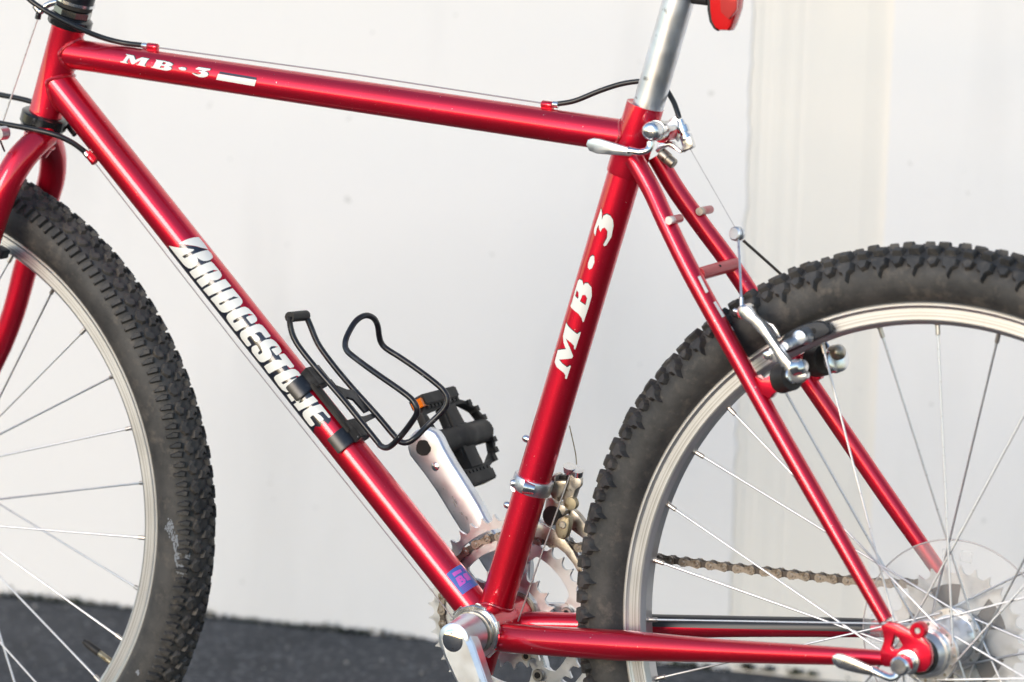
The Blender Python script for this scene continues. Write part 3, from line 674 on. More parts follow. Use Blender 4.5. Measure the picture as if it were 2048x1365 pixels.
# ================================================================== wheels
CRS, RC = 0.306, 0.023                        # centre circle and section radius of the tyre
TW = [0.0]                                    # extra section radius of the tyre being built
def tyre_pt(th, v, h):
    f = v / RC; rc = RC + TW[0]; r = CRS + TW[0] * .6 + (rc + h) * math.cos(f); return Vector((r * math.cos(th), (rc + h) * math.sin(f), r * math.sin(th)))
def tyre_mesh(tread):
    mb = MB(); N = 300; P = 26; f0 = R(150)
    for i in range(N):
        th = 2 * math.pi * i / N
        for j in range(P):
            f = -f0 + 2 * f0 * j / (P - 1); h = 0.0
            if abs(abs(f) - R(122)) < R(9): h = 0.0004
            mb.v.append(tyre_pt(th, f * RC, h))
    for i in range(N):
        k = (i + 1) % N
        for j in range(P - 1): mb.f.append((i * P + j, i * P + j + 1, k * P + j + 1, k * P + j))
    rnd = random.Random(5)
    def knob(th0, poly, h, taper=0.82, base=-.0006):
        n = len(poly); cu = sum(p[0] for p in poly) / n; cv = sum(p[1] for p in poly) / n; i0 = len(mb.v)
        wear = rnd.uniform(.78, 1.04); dh = rnd.uniform(-.0004, .0003); tw = rnd.uniform(-.3, .3)
        for lay, (hh, s) in enumerate(((base, 1.12), (h * .8 + dh, taper + .08), (h + dh, taper - .05))):
            for (u, v) in poly:
                uu = cu + (u - cu) * s + tw * lay * .2; vv = cv + (v - cv) * s
                mb.v.append(tyre_pt(th0 + uu * .001 / .329, vv * .001, hh * wear))
        for L in range(2):
            for k in range(n):
                j = (k + 1) % n; a = i0 + L * n
                mb.f.append((a + k, a + j, a + n + j, a + n + k))
        mb.f.append(tuple(i0 + 2 * n + k for k in range(n)))
    tread(knob)
    return mb.mesh('tyre', M['rubber'], True, 28)
def mir(poly): return [(u, -v) for u, v in poly][::-1]
def front_tread(knob):
    N = 112
    for k in range(N):
        th = 2 * math.pi * k / N; hf = math.pi / N
        for m_ in (0, 1):
            f = (lambda p: mir(p)) if m_ else (lambda p: p)
            o = th + (hf * .9 if m_ else 0)
            knob(o, f([(-7.4, 19.5), (-2.4, 18.2), (-1.0, 22.5), (-2.8, 29.5), (-5.4, 29.5)]), .0044, .74)
            knob(o, f([(1.2, 19.0), (6.0, 17.8), (7.6, 22), (5.6, 28.5), (3.0, 28.5)]), .0044, .74)
            knob(o, f([(-6.5, 11), (-1, 9.5), (2.0, 12.5), (6.5, 10), (7.0, 13), (2.5, 17), (-1.5, 17), (-6, 14)]), .0040)
            knob(o + hf, f([(-3, 3.0), (4.5, 2.0), (6, 6.2), (-1.5, 8.2)]), .0042)
        knob(th + hf * .4, [(-4.5, -3.2), (1, -4), (4.5, 0), (1, 4), (-4.5, 3.2), (-1.5, 0)], .0042)
def rear_tread(knob):
    N = 66
    for k in range(N):
        th = 2 * math.pi * k / N; hf = math.pi / N
        for m_ in (0, 1):
            f = (lambda p: mir(p)) if m_ else (lambda p: p)
            o = th + (hf if m_ else 0)
            knob(o, f([(-7.5, 18.5), (3.5, 17.5), (7.5, 20), (5.5, 25.5), (1.5, 27), (-1, 34), (-3.5, 27.5), (-7.5, 25)]), .0064, .80)
            knob(o + hf * .95, f([(-5.5, 19.5), (2.0, 18.5), (5.0, 22), (1.0, 26.5), (-4, 25)]), .0058, .80)
            knob(o + hf, f([(-4.5, 9.5), (4.5, 8.5), (6.0, 13.5), (-3, 14.5)]), .0060, .84)
            knob(o + hf * .1, f([(-6.5, 7.5), (3.5, 6.5), (5.5, 12.5), (-4, 13.5)]), .0060, .84)
            knob(o + hf * .6, f([(-4, 1), (4, .7), (6, 4.0), (-3, 4.4)]), .0060, .84)
def rim_mesh():
    prof = [(-.0128, .2835), (-.0128, .2855), (-.0118, .2862), (-.0112, .2850), (-.0114, .2715), (-.0108, .2702), (-.0060, .2672), (.0060, .2672), (.0108, .2702), (.0114, .2715), (.0112, .2850), (.0118, .2862), (.0128, .2855), (.0128, .2835), (.0100, .2790), (-.0100, .2790), (-.0128, .2835)]
    mb = MB(); N = 240; P = len(prof)
    for i in range(N):
        th = 2 * math.pi * i / N
        for y, r in prof: mb.v.append(Vector((r * math.cos(th), y, r * math.sin(th))))
    for i in range(N):
        k = (i + 1) % N
        for j in range(P - 1): mb.f.append((i * P + j, i * P + j + 1, k * P + j + 1, k * P + j))
    me = mb.mesh('rim', M['rim'], True, 24); return me
sp_me = MB().lathe((0, 0, 0), (0, 0, 1), [(0, .00095), (.82, .00090), (.86, .00105), (1, .00105)], 10).mesh('spoke', M['steel'])
ni_me = MB().lathe((0, 0, 0), (0, 0, 1), [(0, .0016), (.0005, .0020), (.008, .0020), (.0085, .0026), (.013, .0026)], 10).mesh('nipple', mat('nipple_brass', (0.55, 0.50, 0.45), 0.35, 1.0))
rimm = rim_mesh()
def wheel(loc, steer, hubprof, yf, hr, th0, off, tread):
    h = MB().lathe((0, 0, 0), (0, 1, 0), hubprof, 56)
    w_ = h.obj('wheel', M['hub'], bike, angle=30); w_.location = loc; w_.rotation_euler = (0, 0, steer)
    link('tyre', tyre_mesh(tread), w_); link('rim', rimm, w_)
    for k in range(32):
        th = R(th0 - 11.25 * k); side, sg = ((0, 1), (1, -1), (0, -1), (1, 1))[k % 4]
        hh = th + sg * R(off); y = yf[side] * .001 + (.0018 if (sg > 0) else -.0018)
        a = Vector((hr * math.cos(hh), y, hr * math.sin(hh))); b = Vector((.2685 * math.cos(th), (-.0015 if side == 0 else .0015), .2685 * math.sin(th)))
        q = (b - a).to_track_quat('Z', 'Y').to_matrix().to_4x4(); L = (b - a).length
        link('spoke', sp_me, w_, Matrix.Translation(a) @ q @ Matrix.Diagonal((1, 1, L, 1)))
        link('nipple', ni_me, w_, Matrix.Translation(b - (b - a).normalized() * .0105) @ q)
    hm = MB()
    for s_ in (0, 1):
        for k in range(16):
            t = R(k * 22.5 + 5 * s_); p = Vector((hr * math.cos(t), yf[s_] * .001, hr * math.sin(t)))
            hm.lathe(p + Vector((0, -.0025, 0)), (0, 1, 0), [(0, .0009), (.0004, .0015), (.005, .0015), (.0054, .0009)], 8)
    hm.obj('spoke_head', M['dirtyalu'], w_)['kind'] = 'stuff'
    return w_
TW[0] = .0022
fw = wheel((-1.0608, .0031, ZG), .0248,
      [(-.050, .006), (-.040, .006), (-.040, .011), (-.036, .013), (-.0355, .022), (-.0325, .022), (-.032, .013), (-.02, .009), (.02, .009), (.032, .013), (.0325, .022), (.0355, .022), (.036, .013), (.040, .011), (.040, .006), (.05, .006)],
      (-34, 34), .019, 20.0, 72, front_tread)
TW[0] = 0.0
rw = wheel((0, 0, ZG), 0.0,
      [(-.066, .006), (-.046, .006), (-.046, .009), (-.0455, .0130), (-.0425, .0135), (-.0340, .0185), (-.0335, .0205), (-.0290, .0208), (-.0282, .0190), (-.0276, .0262), (-.0270, .0268), (-.0246, .0268), (-.0240, .0262), (-.0238, .0190), (-.012, .0135), (.006, .0135), (.016, .0185), (.025, .0200), (.0275, .0205), (.0278, .0262), (.0284, .0268), (.0306, .0268), (.0312, .0262), (.0315, .018), (.060, .012), (.0602, .006)],
      (-26, 29), .0235, 160.7, 75, rear_tread)
MB().lathe((0, -.0475, 0), (0, 1, 0), [(0, .0070), (0, .0150), (.0060, .0158), (.0062, .0100)], 44).obj('hub_seal', M['plastic'], rw)
# valve and chalk marks on the front wheel
va, vb = at(228, 1341, 0), at(158, 1286, 0); inv = fw.matrix_basis.inverted() if fw.matrix_basis else Matrix()
fwm = Matrix.Translation(Vector((-1.0608, .0031, ZG))) @ Matrix.Rotation(.0248, 4, 'Z'); inv = fwm.inverted()
va, vb = inv @ va, inv @ vb; va.y = vb.y = 0; vd = (vb - va).normalized(); vL = (vb - va).length
MB().lathe(va, vd, [(0, .0030), (.0015, .0030), (.002, .0048), (.0045, .0048), (.005, .0030), (vL * .58, .0030), (vL * .60, .0024)], 16).obj('valve_stem', M['brass'], fw)
MB().lathe(va + vd * vL * .56, vd, [(0, .0034), (.001, .0038), (vL * .34, .0036), (vL * .38, .0028), (vL * .44, .0026)], 12).obj('valve_cap', M['plastic'], fw)
rnd = random.Random(21)
TW[0] = .0022
ch = MB()
def scuff(th, v, du, dv):
    n = 9; i0 = len(ch.v)
    for k in range(n):
        a = 2 * math.pi * k / n; s_ = rnd.uniform(.45, 1.1)
        ch.v.append(tyre_pt(th + du * s_ * math.cos(a) * .001 / .32, (v + dv * s_ * math.sin(a)) * .001, .00035))
    ch.f.append(tuple(range(i0, i0 + n)))
def front_thv(px, py):                        # polar angle on the near side wall
    q = inv @ at(px, py, -20); return math.atan2(q.z, q.x), (q - Vector((0, q.y, 0))).length
for px, py in ((331, 1050), (334, 1062), (338, 1075), (340, 1088), (342, 1100), (343, 1112), (343, 1125), (344, 1138), (350, 1146), (356, 1120), (326, 1058)):
    th, rr = front_thv(px, py); f = math.acos(max(-1, min(1, (rr - CRS) / RC)))
    for _ in range(14): scuff(th + rnd.gauss(0, .008), -f * RC * 1000 + rnd.gauss(0, 1.3), rnd.uniform(.6, 3.2), rnd.uniform(.3, 1.3))
th, rr = front_thv(265, 1345)
for _ in range(5): scuff(th + rnd.gauss(0, .006), -38 + rnd.gauss(0, 1), rnd.uniform(.8, 2.4), rnd.uniform(.6, 1.4))
for p in ch.v: pass
ch.obj('chalk_scuff', M['chalk'], fw)['kind'] = 'stuff'; TW[0] = 0.0

# cogs, spoke guard
def gear_loop(T_, tip=.0034, root=.0030, R_=None, ph=0.0, c=(0, 0)):
    Rp = R_ or .0127 / (2 * math.sin(math.pi / T_)); L = []
    for k in range(T_):
        a = 2 * math.pi * k / T_ + ph; p = 2 * math.pi / T_
        for (f, r) in ((-.50, -root), (-.37, -root * .95), (-.26, -root * .72), (-.18, -root * .30), (-.11, tip * .30), (-.05, tip), (.02, tip), (.09, tip * .30), (.17, -root * .30), (.26, -root * .72), (.37, -root * .95)):
            L.append((c[0] + (Rp + r) * math.cos(a + f * p), c[1] + (Rp + r) * math.sin(a + f * p)))
    return L, Rp
Yc = .0385
cas = None
for i, t_ in enumerate((28, 24, 21, 18, 16, 14, 13)):
    L, Rp = gear_loop(t_, ph=.11 * i); holes = []
    if i < 3:
        for k in range(5):
            a = R(72 * k + 35 + 6 * i); r1, r2, da = .026, Rp - .012, R(19 if i == 0 else 22)
            if r2 > r1 + .004:
                hp = [(r1 * math.cos(a + s_ * da * .8), r1 * math.sin(a + s_ * da * .8)) for s_ in (-1, -.5, 0, .5, 1)] + [(r2 * math.cos(a + s_ * da), r2 * math.sin(a + s_ * da)) for s_ in (1, .5, 0, -.5, -1)]
                holes.append(hp)
    me = plate([L, circ((0, 0), .017, 24)] + holes, Yc + .0052 * i, Yc + .0052 * i + .0020, 0)
    weldmesh(me, M['cog'])
    o = link('cog', me, rw)
    if i == 0: o['label'] = 'largest cog with long slots'
MB().lathe((0, Yc + .0022, 0), (0, 1, 0), [(0, .018), (0, .0445), (.0012, .0445), (.0012, .018)], 48).obj('cog_slot_shade', M['chaindark'], rw)  # dark disc added behind the cogs, its colour stands for shade in the slots
MB().lathe((0, .036, 0), (0, 1, 0), [(0, .014), (.0, .0185), (.036, .0175), (.037, .012)], 40).obj('freewheel_body', M['cog'], rw)
sg = MB().lathe((0, .0345, 0), (0, 1, 0), [(.0012, .021), (0, .0212), (-.0025, .060), (-.0010, .0815), (.0006, .0830), (.0014, .0822), (.0, .0810), (-.0012, .060), (.0012, .0212)], 72, caps=False)
sgo = sg.obj('spoke_guard', M['clear'], rw)
rg = MB(); rg.tube([Vector((.0826 * math.cos(2 * math.pi * k / 90), .0345, .0826 * math.sin(2 * math.pi * k / 90))) for k in range(91)], .0007, 8)
rg.obj('guard_rim', M['clearrim'], rw)
for a in (97, 84, 176, 188, 270, 10):
    t = R(a); c = Vector((.0705 * math.cos(t), .0318, .0705 * math.sin(t))); e = Vector((math.cos(t), 0, math.sin(t))); f = Vector((-math.sin(t), 0, math.cos(t)))
    for s_ in (-1, 1):
        bx = MB().box(c + e * .0045 * s_, e, f, (0, 1, 0), .0009, .010, .0012); bx.box(c + f * .0045 * s_, e, f, (0, 1, 0), .009, .0009, .0012)
        bx.obj('guard_clip', M['clear'], rw, bev=.0002)
# rear quick release
qa = at(1812, 1318, -72)
rq = MB().lathe(Vector((0, -.0690, ZG)), (0, 1, 0), [(-.0015, .0085), (-.001, .0100), (.0005, .0105), (.001, .0085)], 36)
rq.lathe(Vector((0, -.0880, ZG)), (0, 1, 0), [(0, .0), (0, .0062), (.0015, .0080), (.009, .0086), (.015, .0070), (.0185, .0068)], 32)
rqr = rq.obj('rear_quick_release', M['alu'], bike)
Zq = (1420, 1180, 5.689)
MB().tube(ypath([(1797, 1346, -84), (1790, 1354, -86), (1779, 1356, -88), (1764, 1350, -90), (1744, 1340, -91)]), [.0036, .0033, .0032, .0032, .0036], 20, sm=5, flat=(.8, 1)).obj('lever_arm', M['alu'], rqr)
tplate('lever', [zz(*Zq, [(1378, 800), (1388, 755), (1430, 733), (1500, 740), (1620, 785), (1760, 850), (1880, 900), (1888, 945), (1835, 985), (1700, 962), (1560, 930), (1450, 895), (1395, 850)])], -93, 5, M['alu'], rqr, .0018)

# ================================================================== cranks, chainrings, chain
RX, RZ = BB.x, BB.z
def ringplate(name, T_, y, inner, tabs, parent, mt, ph=0.0, rh=.056):
    L, Rp = gear_loop(T_, ph=ph, c=(RX, RZ))
    # inner opening with five tabs for the bolts
    inn = []
    for k in range(120):
        a = 2 * math.pi * k / 120; d = min(abs((a - R(12 + 72 * j) + math.pi) % (2 * math.pi) - math.pi) for j in range(5))
        r = inner if not tabs else inner - (inner - (rh - .006)) * max(0, min(1, (R(14) - d) / R(8)))
        inn.append((RX + r * math.cos(a), RZ + r * math.sin(a)))
    me = plate([L, inn], y, y + .0030, 0); return link(name, weldmesh(me, mt, 30), parent)
cs_ = MB()
cs_.lathe(BB, (0, 1, 0), [(.0350, .0100), (.0350, .0165), (.040, .0180), (.052, .0190), (.060, .0150), (.060, .010)], 40)
crankset = cs_.obj('crankset', M['aluworn'], bike)
for k in range(5):
    a = R(12 + 72 * k); e = Vector((math.cos(a), 0, math.sin(a))); f = Vector((-math.sin(a), 0, math.cos(a)))
    sm_ = MB(); i0 = len(sm_.v)
    for r, wd, y0, y1 in ((.013, .011, .037, .052), (.030, .0085, .0375, .0500), (.050, .0075, .0372, .0460), (.062, .0060, .0370, .0408)):
        for (s_, y) in ((-1, y0), (1, y0), (1, y1), (-1, y1)): sm_.v.append(BB + e * r + f * (wd * s_) + Vector((0, y, 0)))
    for q in range(3):
        for j in range(4): sm_.f.append((i0 + 4 * q + j, i0 + 4 * q + (j + 1) % 4, i0 + 4 * q + 4 + (j + 1) % 4, i0 + 4 * q + 4 + j))
    sm_.f += [(i0, i0 + 1, i0 + 2, i0 + 3), (i0 + 12, i0 + 13, i0 + 14, i0 + 15)]
    sm_.obj('spider_arm', M['aluworn'], crankset, bev=.0012)
    b = BB + e * .056
    MB().lathe(b + Vector((0, .0290, 0)), (0, 1, 0), [(.003, .0026), (0, .0030), (0, .0050), (.0008, .0056), (.003, .0056), (.0034, .0045), (.010, .0045)], 22).obj('chainring_bolt', M['bolt'], crankset)
    MB().lathe(b + Vector((0, .0288, 0)), (0, 1, 0), [(0, .0027), (.002, .0027)], 6).obj('bolt_socket', M['hole'], crankset)
    MB().lathe(BB + e * .0365 + Vector((0, .0243, 0)), (0, 1, 0), [(0, .0026), (.002, .0026)], 12).obj('bolt_socket', M['hole'], crankset)
    MB().lathe(BB + e * .0365 + Vector((0, .0245, 0)), (0, 1, 0), [(.003, .002), (0, .0024), (0, .0042), (.012, .0044)], 18).obj('chainring_bolt', M['dirtyalu'], crankset)
r1 = ringplate('chainring', 44, .0410, .0795, True, crankset, M['aluworn'], .02); r1['label'] = 'large outer chainring'
r2 = ringplate('chainring', 36, .0335, .0615, True, crankset, M['aluworn'], .03); r2['label'] = 'middle chainring carrying the chain'
r3 = ringplate('chainring', 21, .0270, .0320, False, crankset, M['cog'], .05); r3['label'] = 'small inner chainring'
MB().lathe(BB, (0, 1, 0), [(.0330, .020), (.0335, .0225), (.0375, .0225), (.038, .016)], 40).obj('right_cup', M['dirtyalu'], crankset)
# right crank arm (far side), with its pedal
Zr = (800, 820, 5.25)
ra_out = zz(*Zr, [(82, 400), (84, 340), (110, 270), (160, 215), (230, 188), (310, 195), (380, 235), (425, 300), (470, 400), (560, 560), (700, 780), (830, 990), (900, 1130)])
L = [(p.x, p.z) for p in (at(x, y, 60) for x, y in ra_out)]
le = zz(*Zr, [(640, 1270), (520, 1080), (380, 850), (260, 680), (160, 550), (105, 480)])
e = (Vector((RX, 0, RZ)) - Vector((L[0][0], 0, L[0][1]))).normalized(); f = Vector((e.z, 0, -e.x))
L += [(RX - f.x * .014, RZ - f.z * .014), (RX + e.x * .012, RZ + e.z * .012), (RX + f.x * .014, RZ + f.z * .014)]
Lb = [(p.x, p.z) for p in (at(x, y, 60) for x, y in le)]
# keep winding: right edge down, round the axle, up the left edge
cR, cL = L[-3], L[-1]
dR = (Vector(L[12]) - Vector(cR)).length; dL = (Vector(L[12]) - Vector(cL)).length
mid = L[-2]
LL = L[:13] + ([cR, mid, cL] if dR < dL else [cL, mid, cR]) + Lb
arm_me = plate([LL], .0580, .0710, .0030)
ra = link('crank_arm', weldmesh(arm_me, M['crank'], 50), crankset)
hc = at(*zz(*Zr, [(243, 402)])[0], 57.4)
hm = MB(); rn = random.Random(2); i0 = 0
for k in range(26):
    a = 2 * math.pi * k / 26; r = .0072 * (1 + rn.uniform(-.04, .12)); hm.v.append(hc + Vector((r * math.cos(a), 0, r * math.sin(a))))
hm.f.append(tuple(range(26))); hm.lathe(hc + Vector((0, .0005, 0)), (0, 1, 0), [(0, .0071), (.01, .0071)], 26)
hm.obj('pedal_thread_hole', M['hole'], crankset)
MB().lathe(at(*zz(*Zr, [(365, 600)])[0], 57), (0, 1, 0), [(0, .0), (.0002, .0028), (.0009, .0040), (.002, .0044)], 20).obj('crank_stud', M['alu'], crankset)
# faint worn stamping along the arm
for (x, y, l_) in ((455, 820, 14), (548, 905, 60), (560, 960, 60), (575, 940, 44), (640, 1075, 26), (690, 1120, 34)):
    a = at(*zz(*Zr, [(x, y)])[0], 57.6); b = at(*zz(*Zr, [(x + l_ * .55, y + l_)])[0], 57.6)
    MB().tube([a, (a + b) / 2, b], .00055, 6).obj('stamping', M['stamp'], crankset)

# pedal
PC = at(*zz(*Zr, [(243, 402)])[0], 57.4); PC = Vector((PC.x, .072, PC.z))
pd = Vector((.505, 0, -.863)); pn = Vector((.863, 0, .505)); py_ = Vector((0, 1, 0))
PMW = Matrix((( 0, pd.x, pn.x, PC.x), (1, 0, 0, PC.y), (0, pd.z, pn.z, PC.z), (0, 0, 0, 1)))
def pplate(loops, n0, n1, bev):
    me = fill2d([[(t * .001, s_ * .001) for t, s_ in lp] for lp in loops], abs(n1 - n0) * .0005, bev * .001)
    me.transform(PMW @ Matrix.Translation((0, 0, (n0 + n1) * .0005))); return me
body = MB()
outl = [(3, -31), (10, -36), (70, -36), (90, -29), (102, -15), (105, 0), (102, 15), (90, 29), (70, 36), (10, 36), (3, 31), (1, 12), (1, -12)]
h1 = [(10, -29), (41, -31), (38, -11), (15, -11)]; h2 = [(x, -y) for x, y in h1]
h3 = [(64, -30), (79, -29), (93, -21), (98, -11), (66, -11)]; h4 = [(x, -y) for x, y in h3]
body.add(pplate([outl, h1, h2, h3, h4], -4.2, 4.2, .8))
for k in range(9):
    s_ = 16 + k * 6.6
    for sg_ in (-1, 1):
        body.box(PMW @ Vector((s_ * .001, sg_ * .0345, .0045)), py_, pd, pn, .0040, .0028, .0035)
for k in range(7):
    a = R(-60 + 20 * k); p = ((71 + 32 * math.cos(a)) * .001, 33 * math.sin(a) * .001)
    body.box(PMW @ Vector((p[0], p[1], .0015)), py_, pd, pn, .0060, .0052, .0090)
body.add(pplate([[(42, -31), (60, -31), (62, 31), (40, 31)]], -6.5, 6.5, 1.0))
pedal = link('pedal', weldmesh(body.mesh('pedal', None), M['plastic'], 40), bike)
MB().lathe(PC, (0, 1, 0), [(-.004, .007), (.004, .0085), (.008, .0125), (.045, .0115), (.048, .0128), (.064, .0128), (.068, .0116), (.097, .0112), (.100, .008)], 32).obj('pedal_barrel', M['plastic'], pedal)
for sg_ in (-1, 1):
    c = PMW @ Vector((.040, sg_ * .0415, 0)); bx = MB().box(c, py_, pd, pn, .062, .011, .017)
    bx.obj('reflector_housing', M['plastic'], pedal, bev=.0012)
    c2 = PMW @ Vector((.0105, sg_ * .0400, .001)); MB().box(c2, py_, pd, pn, .010, .0085, .012).obj('amber_reflector', M['amber'], pedal, bev=.0006)

# left crank (near side)
lc = MB().lathe(BB, (0, 1, 0), [(-.0760, .0), (-.0760, .0128), (-.0745, .0150), (-.060, .0165), (-.0475, .0185), (-.0465, .0150)], 44)
lca = lc.obj('crank_arm', M['crank'], crankset)
cd = Vector((math.cos(R(-62)), 0, math.sin(R(-62)))); cf = Vector((-cd.z, 0, cd.x)) * -1
am = MB(); secs = [(-.006, .0140, -.0760, -.060), (.010, .0165, -.0765, -.061), (.040, .0145, -.0770, -.0625), (.100, .0115, -.0775, -.0650), (.160, .0125, -.0780, -.0665), (.172, .0120, -.0780, -.0665), (.180, .007, -.0775, -.067)]
for q, (r, wd, y0, y1) in enumerate(secs):
    for (s_, y) in ((-.72, y0), (.72, y0), (1, y0 + .0035), (1, y1), (-1, y1), (-1, y0 + .0035)): am.v.append(BB + cd * r + cf * (wd * s_) + Vector((0, y, 0)))
for q in range(len(secs) - 1):
    for j in range(6): am.f.append((6 * q + j, 6 * q + (j + 1) % 6, 6 * q + 6 + (j + 1) % 6, 6 * q + 6 + j))
am.f += [tuple(range(6)), tuple(6 * (len(secs) - 1) + j for j in range(6))]
ao = am.obj('crank_arm', M['crank'], crankset, angle=30, bev=.0008); ao['label'] = 'near crank arm pointing down'
MB().lathe(BB, (0, 1, 0), [(-.0781, .0), (-.0780, .003), (-.07765, .006), (-.0770, .0088), (-.0765, .0100), (-.0750, .0101)], 40).obj('dust_cap', mat('satin_cap', (0.75, 0.74, 0.73), 0.09, 1.0), crankset)
for s_ in (-1, 1):
    MB().lathe(BB + Vector((-.0015 * s_ * 0 + .001 * s_, -.0776, -.0064 * s_)), (0, 1, 0), [(0, .0009), (.002, .0009)], 10).obj('pin_hole', M['hole'], crankset)
cup = MB().lathe(BB, (0, 1, 0), [(-.0345, .012), (-.0345, .0232), (-.0352, .0240), (-.0385, .0240), (-.0392, .0232), (-.0394, .0192)], 48)
for k in range(6):
    a = k * math.pi / 3 + .3; cup.box(BB + Vector((.0240 * math.cos(a), -.037, .0240 * math.sin(a))), (math.cos(a), 0, math.sin(a)), (-math.sin(a), 0, math.cos(a)), (0, 1, 0), .0022, .0105, .0036)
cup.obj('lock_ring', M['alu'], crankset)
MB().lathe(BB, (0, 1, 0), [(-.0375, .010), (-.0400, .0195), (-.0425, .0190), (-.0430, .0165), (-.0465, .0160), (-.0475, .010)], 44).obj('left_cup', M['dirtyalu'], crankset)

# chain
def link_plate(Lh, r=.0042, waist=.0023, n=8):
    P = []
    for k in range(n + 1): a = -math.pi / 2 * .80 + math.pi * .80 * k / n; P.append((Lh + r * math.cos(a), r * math.sin(a)))
    P.append((0, waist))
    for k in range(n + 1): a = math.pi / 2 * 1.2 + math.pi * .80 * k / n; P.append((-Lh + r * math.cos(a), r * math.sin(a)))
    P.append((0, -waist)); return P
def chain_mesh(inner):
    mb = MB(); P = link_plate(.00635); y = .0024 if inner else .0036
    for s_ in (-1, 1):
        i0 = len(mb.v); n = len(P)
        for yy in (s_ * y, s_ * y + .001 * s_):
            for x, z in P: mb.v.append(Vector((x, yy, z)))
        mb.f += [tuple(i0 + k for k in range(n)), tuple(i0 + n + k for k in range(n))]
        for k in range(n): j = (k + 1) % n; mb.f.append((i0 + k, i0 + j, i0 + n + j, i0 + n + k))
    for x in (-.00635, .00635):
        if inner: mb.lathe((x, -.0024, 0), (0, 1, 0), [(0, .0039), (.0048, .0039)], 12)
        else: mb.lathe((x, -.0052, 0), (0, 1, 0), [(0, .0014), (.0003, .0019), (.0101, .0019), (.0104, .0014)], 10)
    return mb.mesh('chain_link', M['chaindark'] if inner else M['chain'], True, 30)
ci, co = chain_mesh(True), chain_mesh(False)
# path: round the middle ring, over to the third cog
Rm_ = .0127 / (2 * math.sin(math.pi / 36)); yr = .0350
path = []
for k in range(0, 60): a = R(268 - k * 3.0); path.append(Vector((RX + Rm_ * math.cos(a), yr, RZ + Rm_ * math.sin(a))))
path = [Vector((RX + .30, yr + .004, RZ - Rm_ - .012)), Vector((RX + .10, yr, RZ - Rm_ - .003))] + path
path += [at(1160, 1095, 42.5), at(1313, 1117, 44), at(1460, 1135, 45.5), at(1600, 1151, 47), at(1700, 1161, 48), at(1758, 1166, 48.5)]
Rc = .0127 / (2 * math.sin(math.pi / 21)); yc = .0499
for k in range(0, 30): a = R(100 - k * 6); path.append(Vector((Rc * math.cos(a), yc, ZG + Rc * math.sin(a))))
cum = [0]
for i in range(1, len(path)): cum.append(cum[-1] + (path[i] - path[i - 1]).length)
def along(s_):
    for i in range(1, len(cum)):
        if cum[i] >= s_: t = (s_ - cum[i - 1]) / (cum[i] - cum[i - 1]); return path[i - 1].lerp(path[i], t)
    return path[-1]
chain_root = None; s_ = .004; k = 0
joints = []
while s_ < cum[-1] - .013: joints.append(along(s_)); s_ += .01272
for k in range(len(joints) - 1):
    a, b = joints[k], joints[k + 1]; x = (b - a).normalized(); y = Vector((0, 1, 0)); y = (y - x * y.dot(x)).normalized(); z = x.cross(y)
    mw = Matrix((x, y, z)).transposed().to_4x4(); mw.translation = (a + b) / 2
    me = ci if k % 2 else co
    if chain_root is None:
        chain_root = link('chain', co, bike, mw); base = mw.copy()
    else: link('chain_link', me, chain_root, base.inverted() @ mw)

# ================================================================== bottle cage
cg = (540, 580, 3.657)
wp = [(150, 192, -14), (148, 262, -14), (192, 385, -14), (330, 565, -14), (520, 785, -14), (650, 945, -14), (780, 1105, -15), (812, 1142, -16), (855, 1155, -18), (905, 1125, -20), (990, 1030, -28), (1058, 935, -34), (1075, 895, -36), (1068, 850, -37), (1030, 795, -37), (940, 725, -37), (760, 600, -35), (605, 485, -32), (560, 440, -30), (550, 395, -27), (565, 335, -22), (615, 245, -12), (665, 200, -4), (715, 188, 4), (762, 212, 12), (788, 265, 20), (798, 335, 26), (812, 385, 30), (850, 430, 32), (960, 500, 34), (1090, 590, 36), (1220, 690, 37), (1275, 745, 37), (1298, 800, 37), (1285, 855, 36), (1235, 915, 34), (1140, 1005, 28), (1060, 1085, 20), (1010, 1115, 18), (965, 1115, 16), (920, 1080, 15), (780, 915, 14), (600, 715, 14), (470, 560, 14), (370, 425, 14), (330, 350, 14), (290, 250, 14), (262, 190, 14)]
wpp = [at(*zz(*cg, [(x, y)])[0], Y) for x, y, Y in wp]
cage = MB().tube(wpp, .0027, 14, sm=4).obj('bottle_cage', M['black'], bike)
cage['label'] = 'empty black wire bottle cage clamped on the down tube'
MB().tube([at(*zz(*cg, [(142, 200)])[0], -15), at(*zz(*cg, [(262, 188)])[0], 15)], .0048, 24).obj('cage_end_roller', M['plastic'], cage)
def strap(name, pts, mt):                     # flat strip between the rails
    P = [at(*zz(*cg, [(x, y)])[0], Y) for x, y, Y in pts]
    mb = MB(); d = down.e2 * .0011
    for p in P: mb.v += [p - d]
    for p in P: mb.v += [p + d]
    n = len(P); mb.f += [tuple(range(n)), tuple(range(n, 2 * n))] + [(k, (k + 1) % n, n + (k + 1) % n, n + k) for k in range(n)]
    return mb.obj(name, mt, cage)
strap('cage_cross_plate', [(475, 700, -13), (560, 735, 0), (600, 735, 10), (655, 780, 14), (735, 880, 14), (690, 900, 6), (605, 805, 2), (560, 790, -3), (545, 790, -10), (520, 760, -13)], M['black'])
strap('cage_cross_plate', [(680, 930, -2), (755, 905, 13), (775, 930, 14), (700, 968, -3), (655, 965, -13), (640, 930, -13)], M['black'])
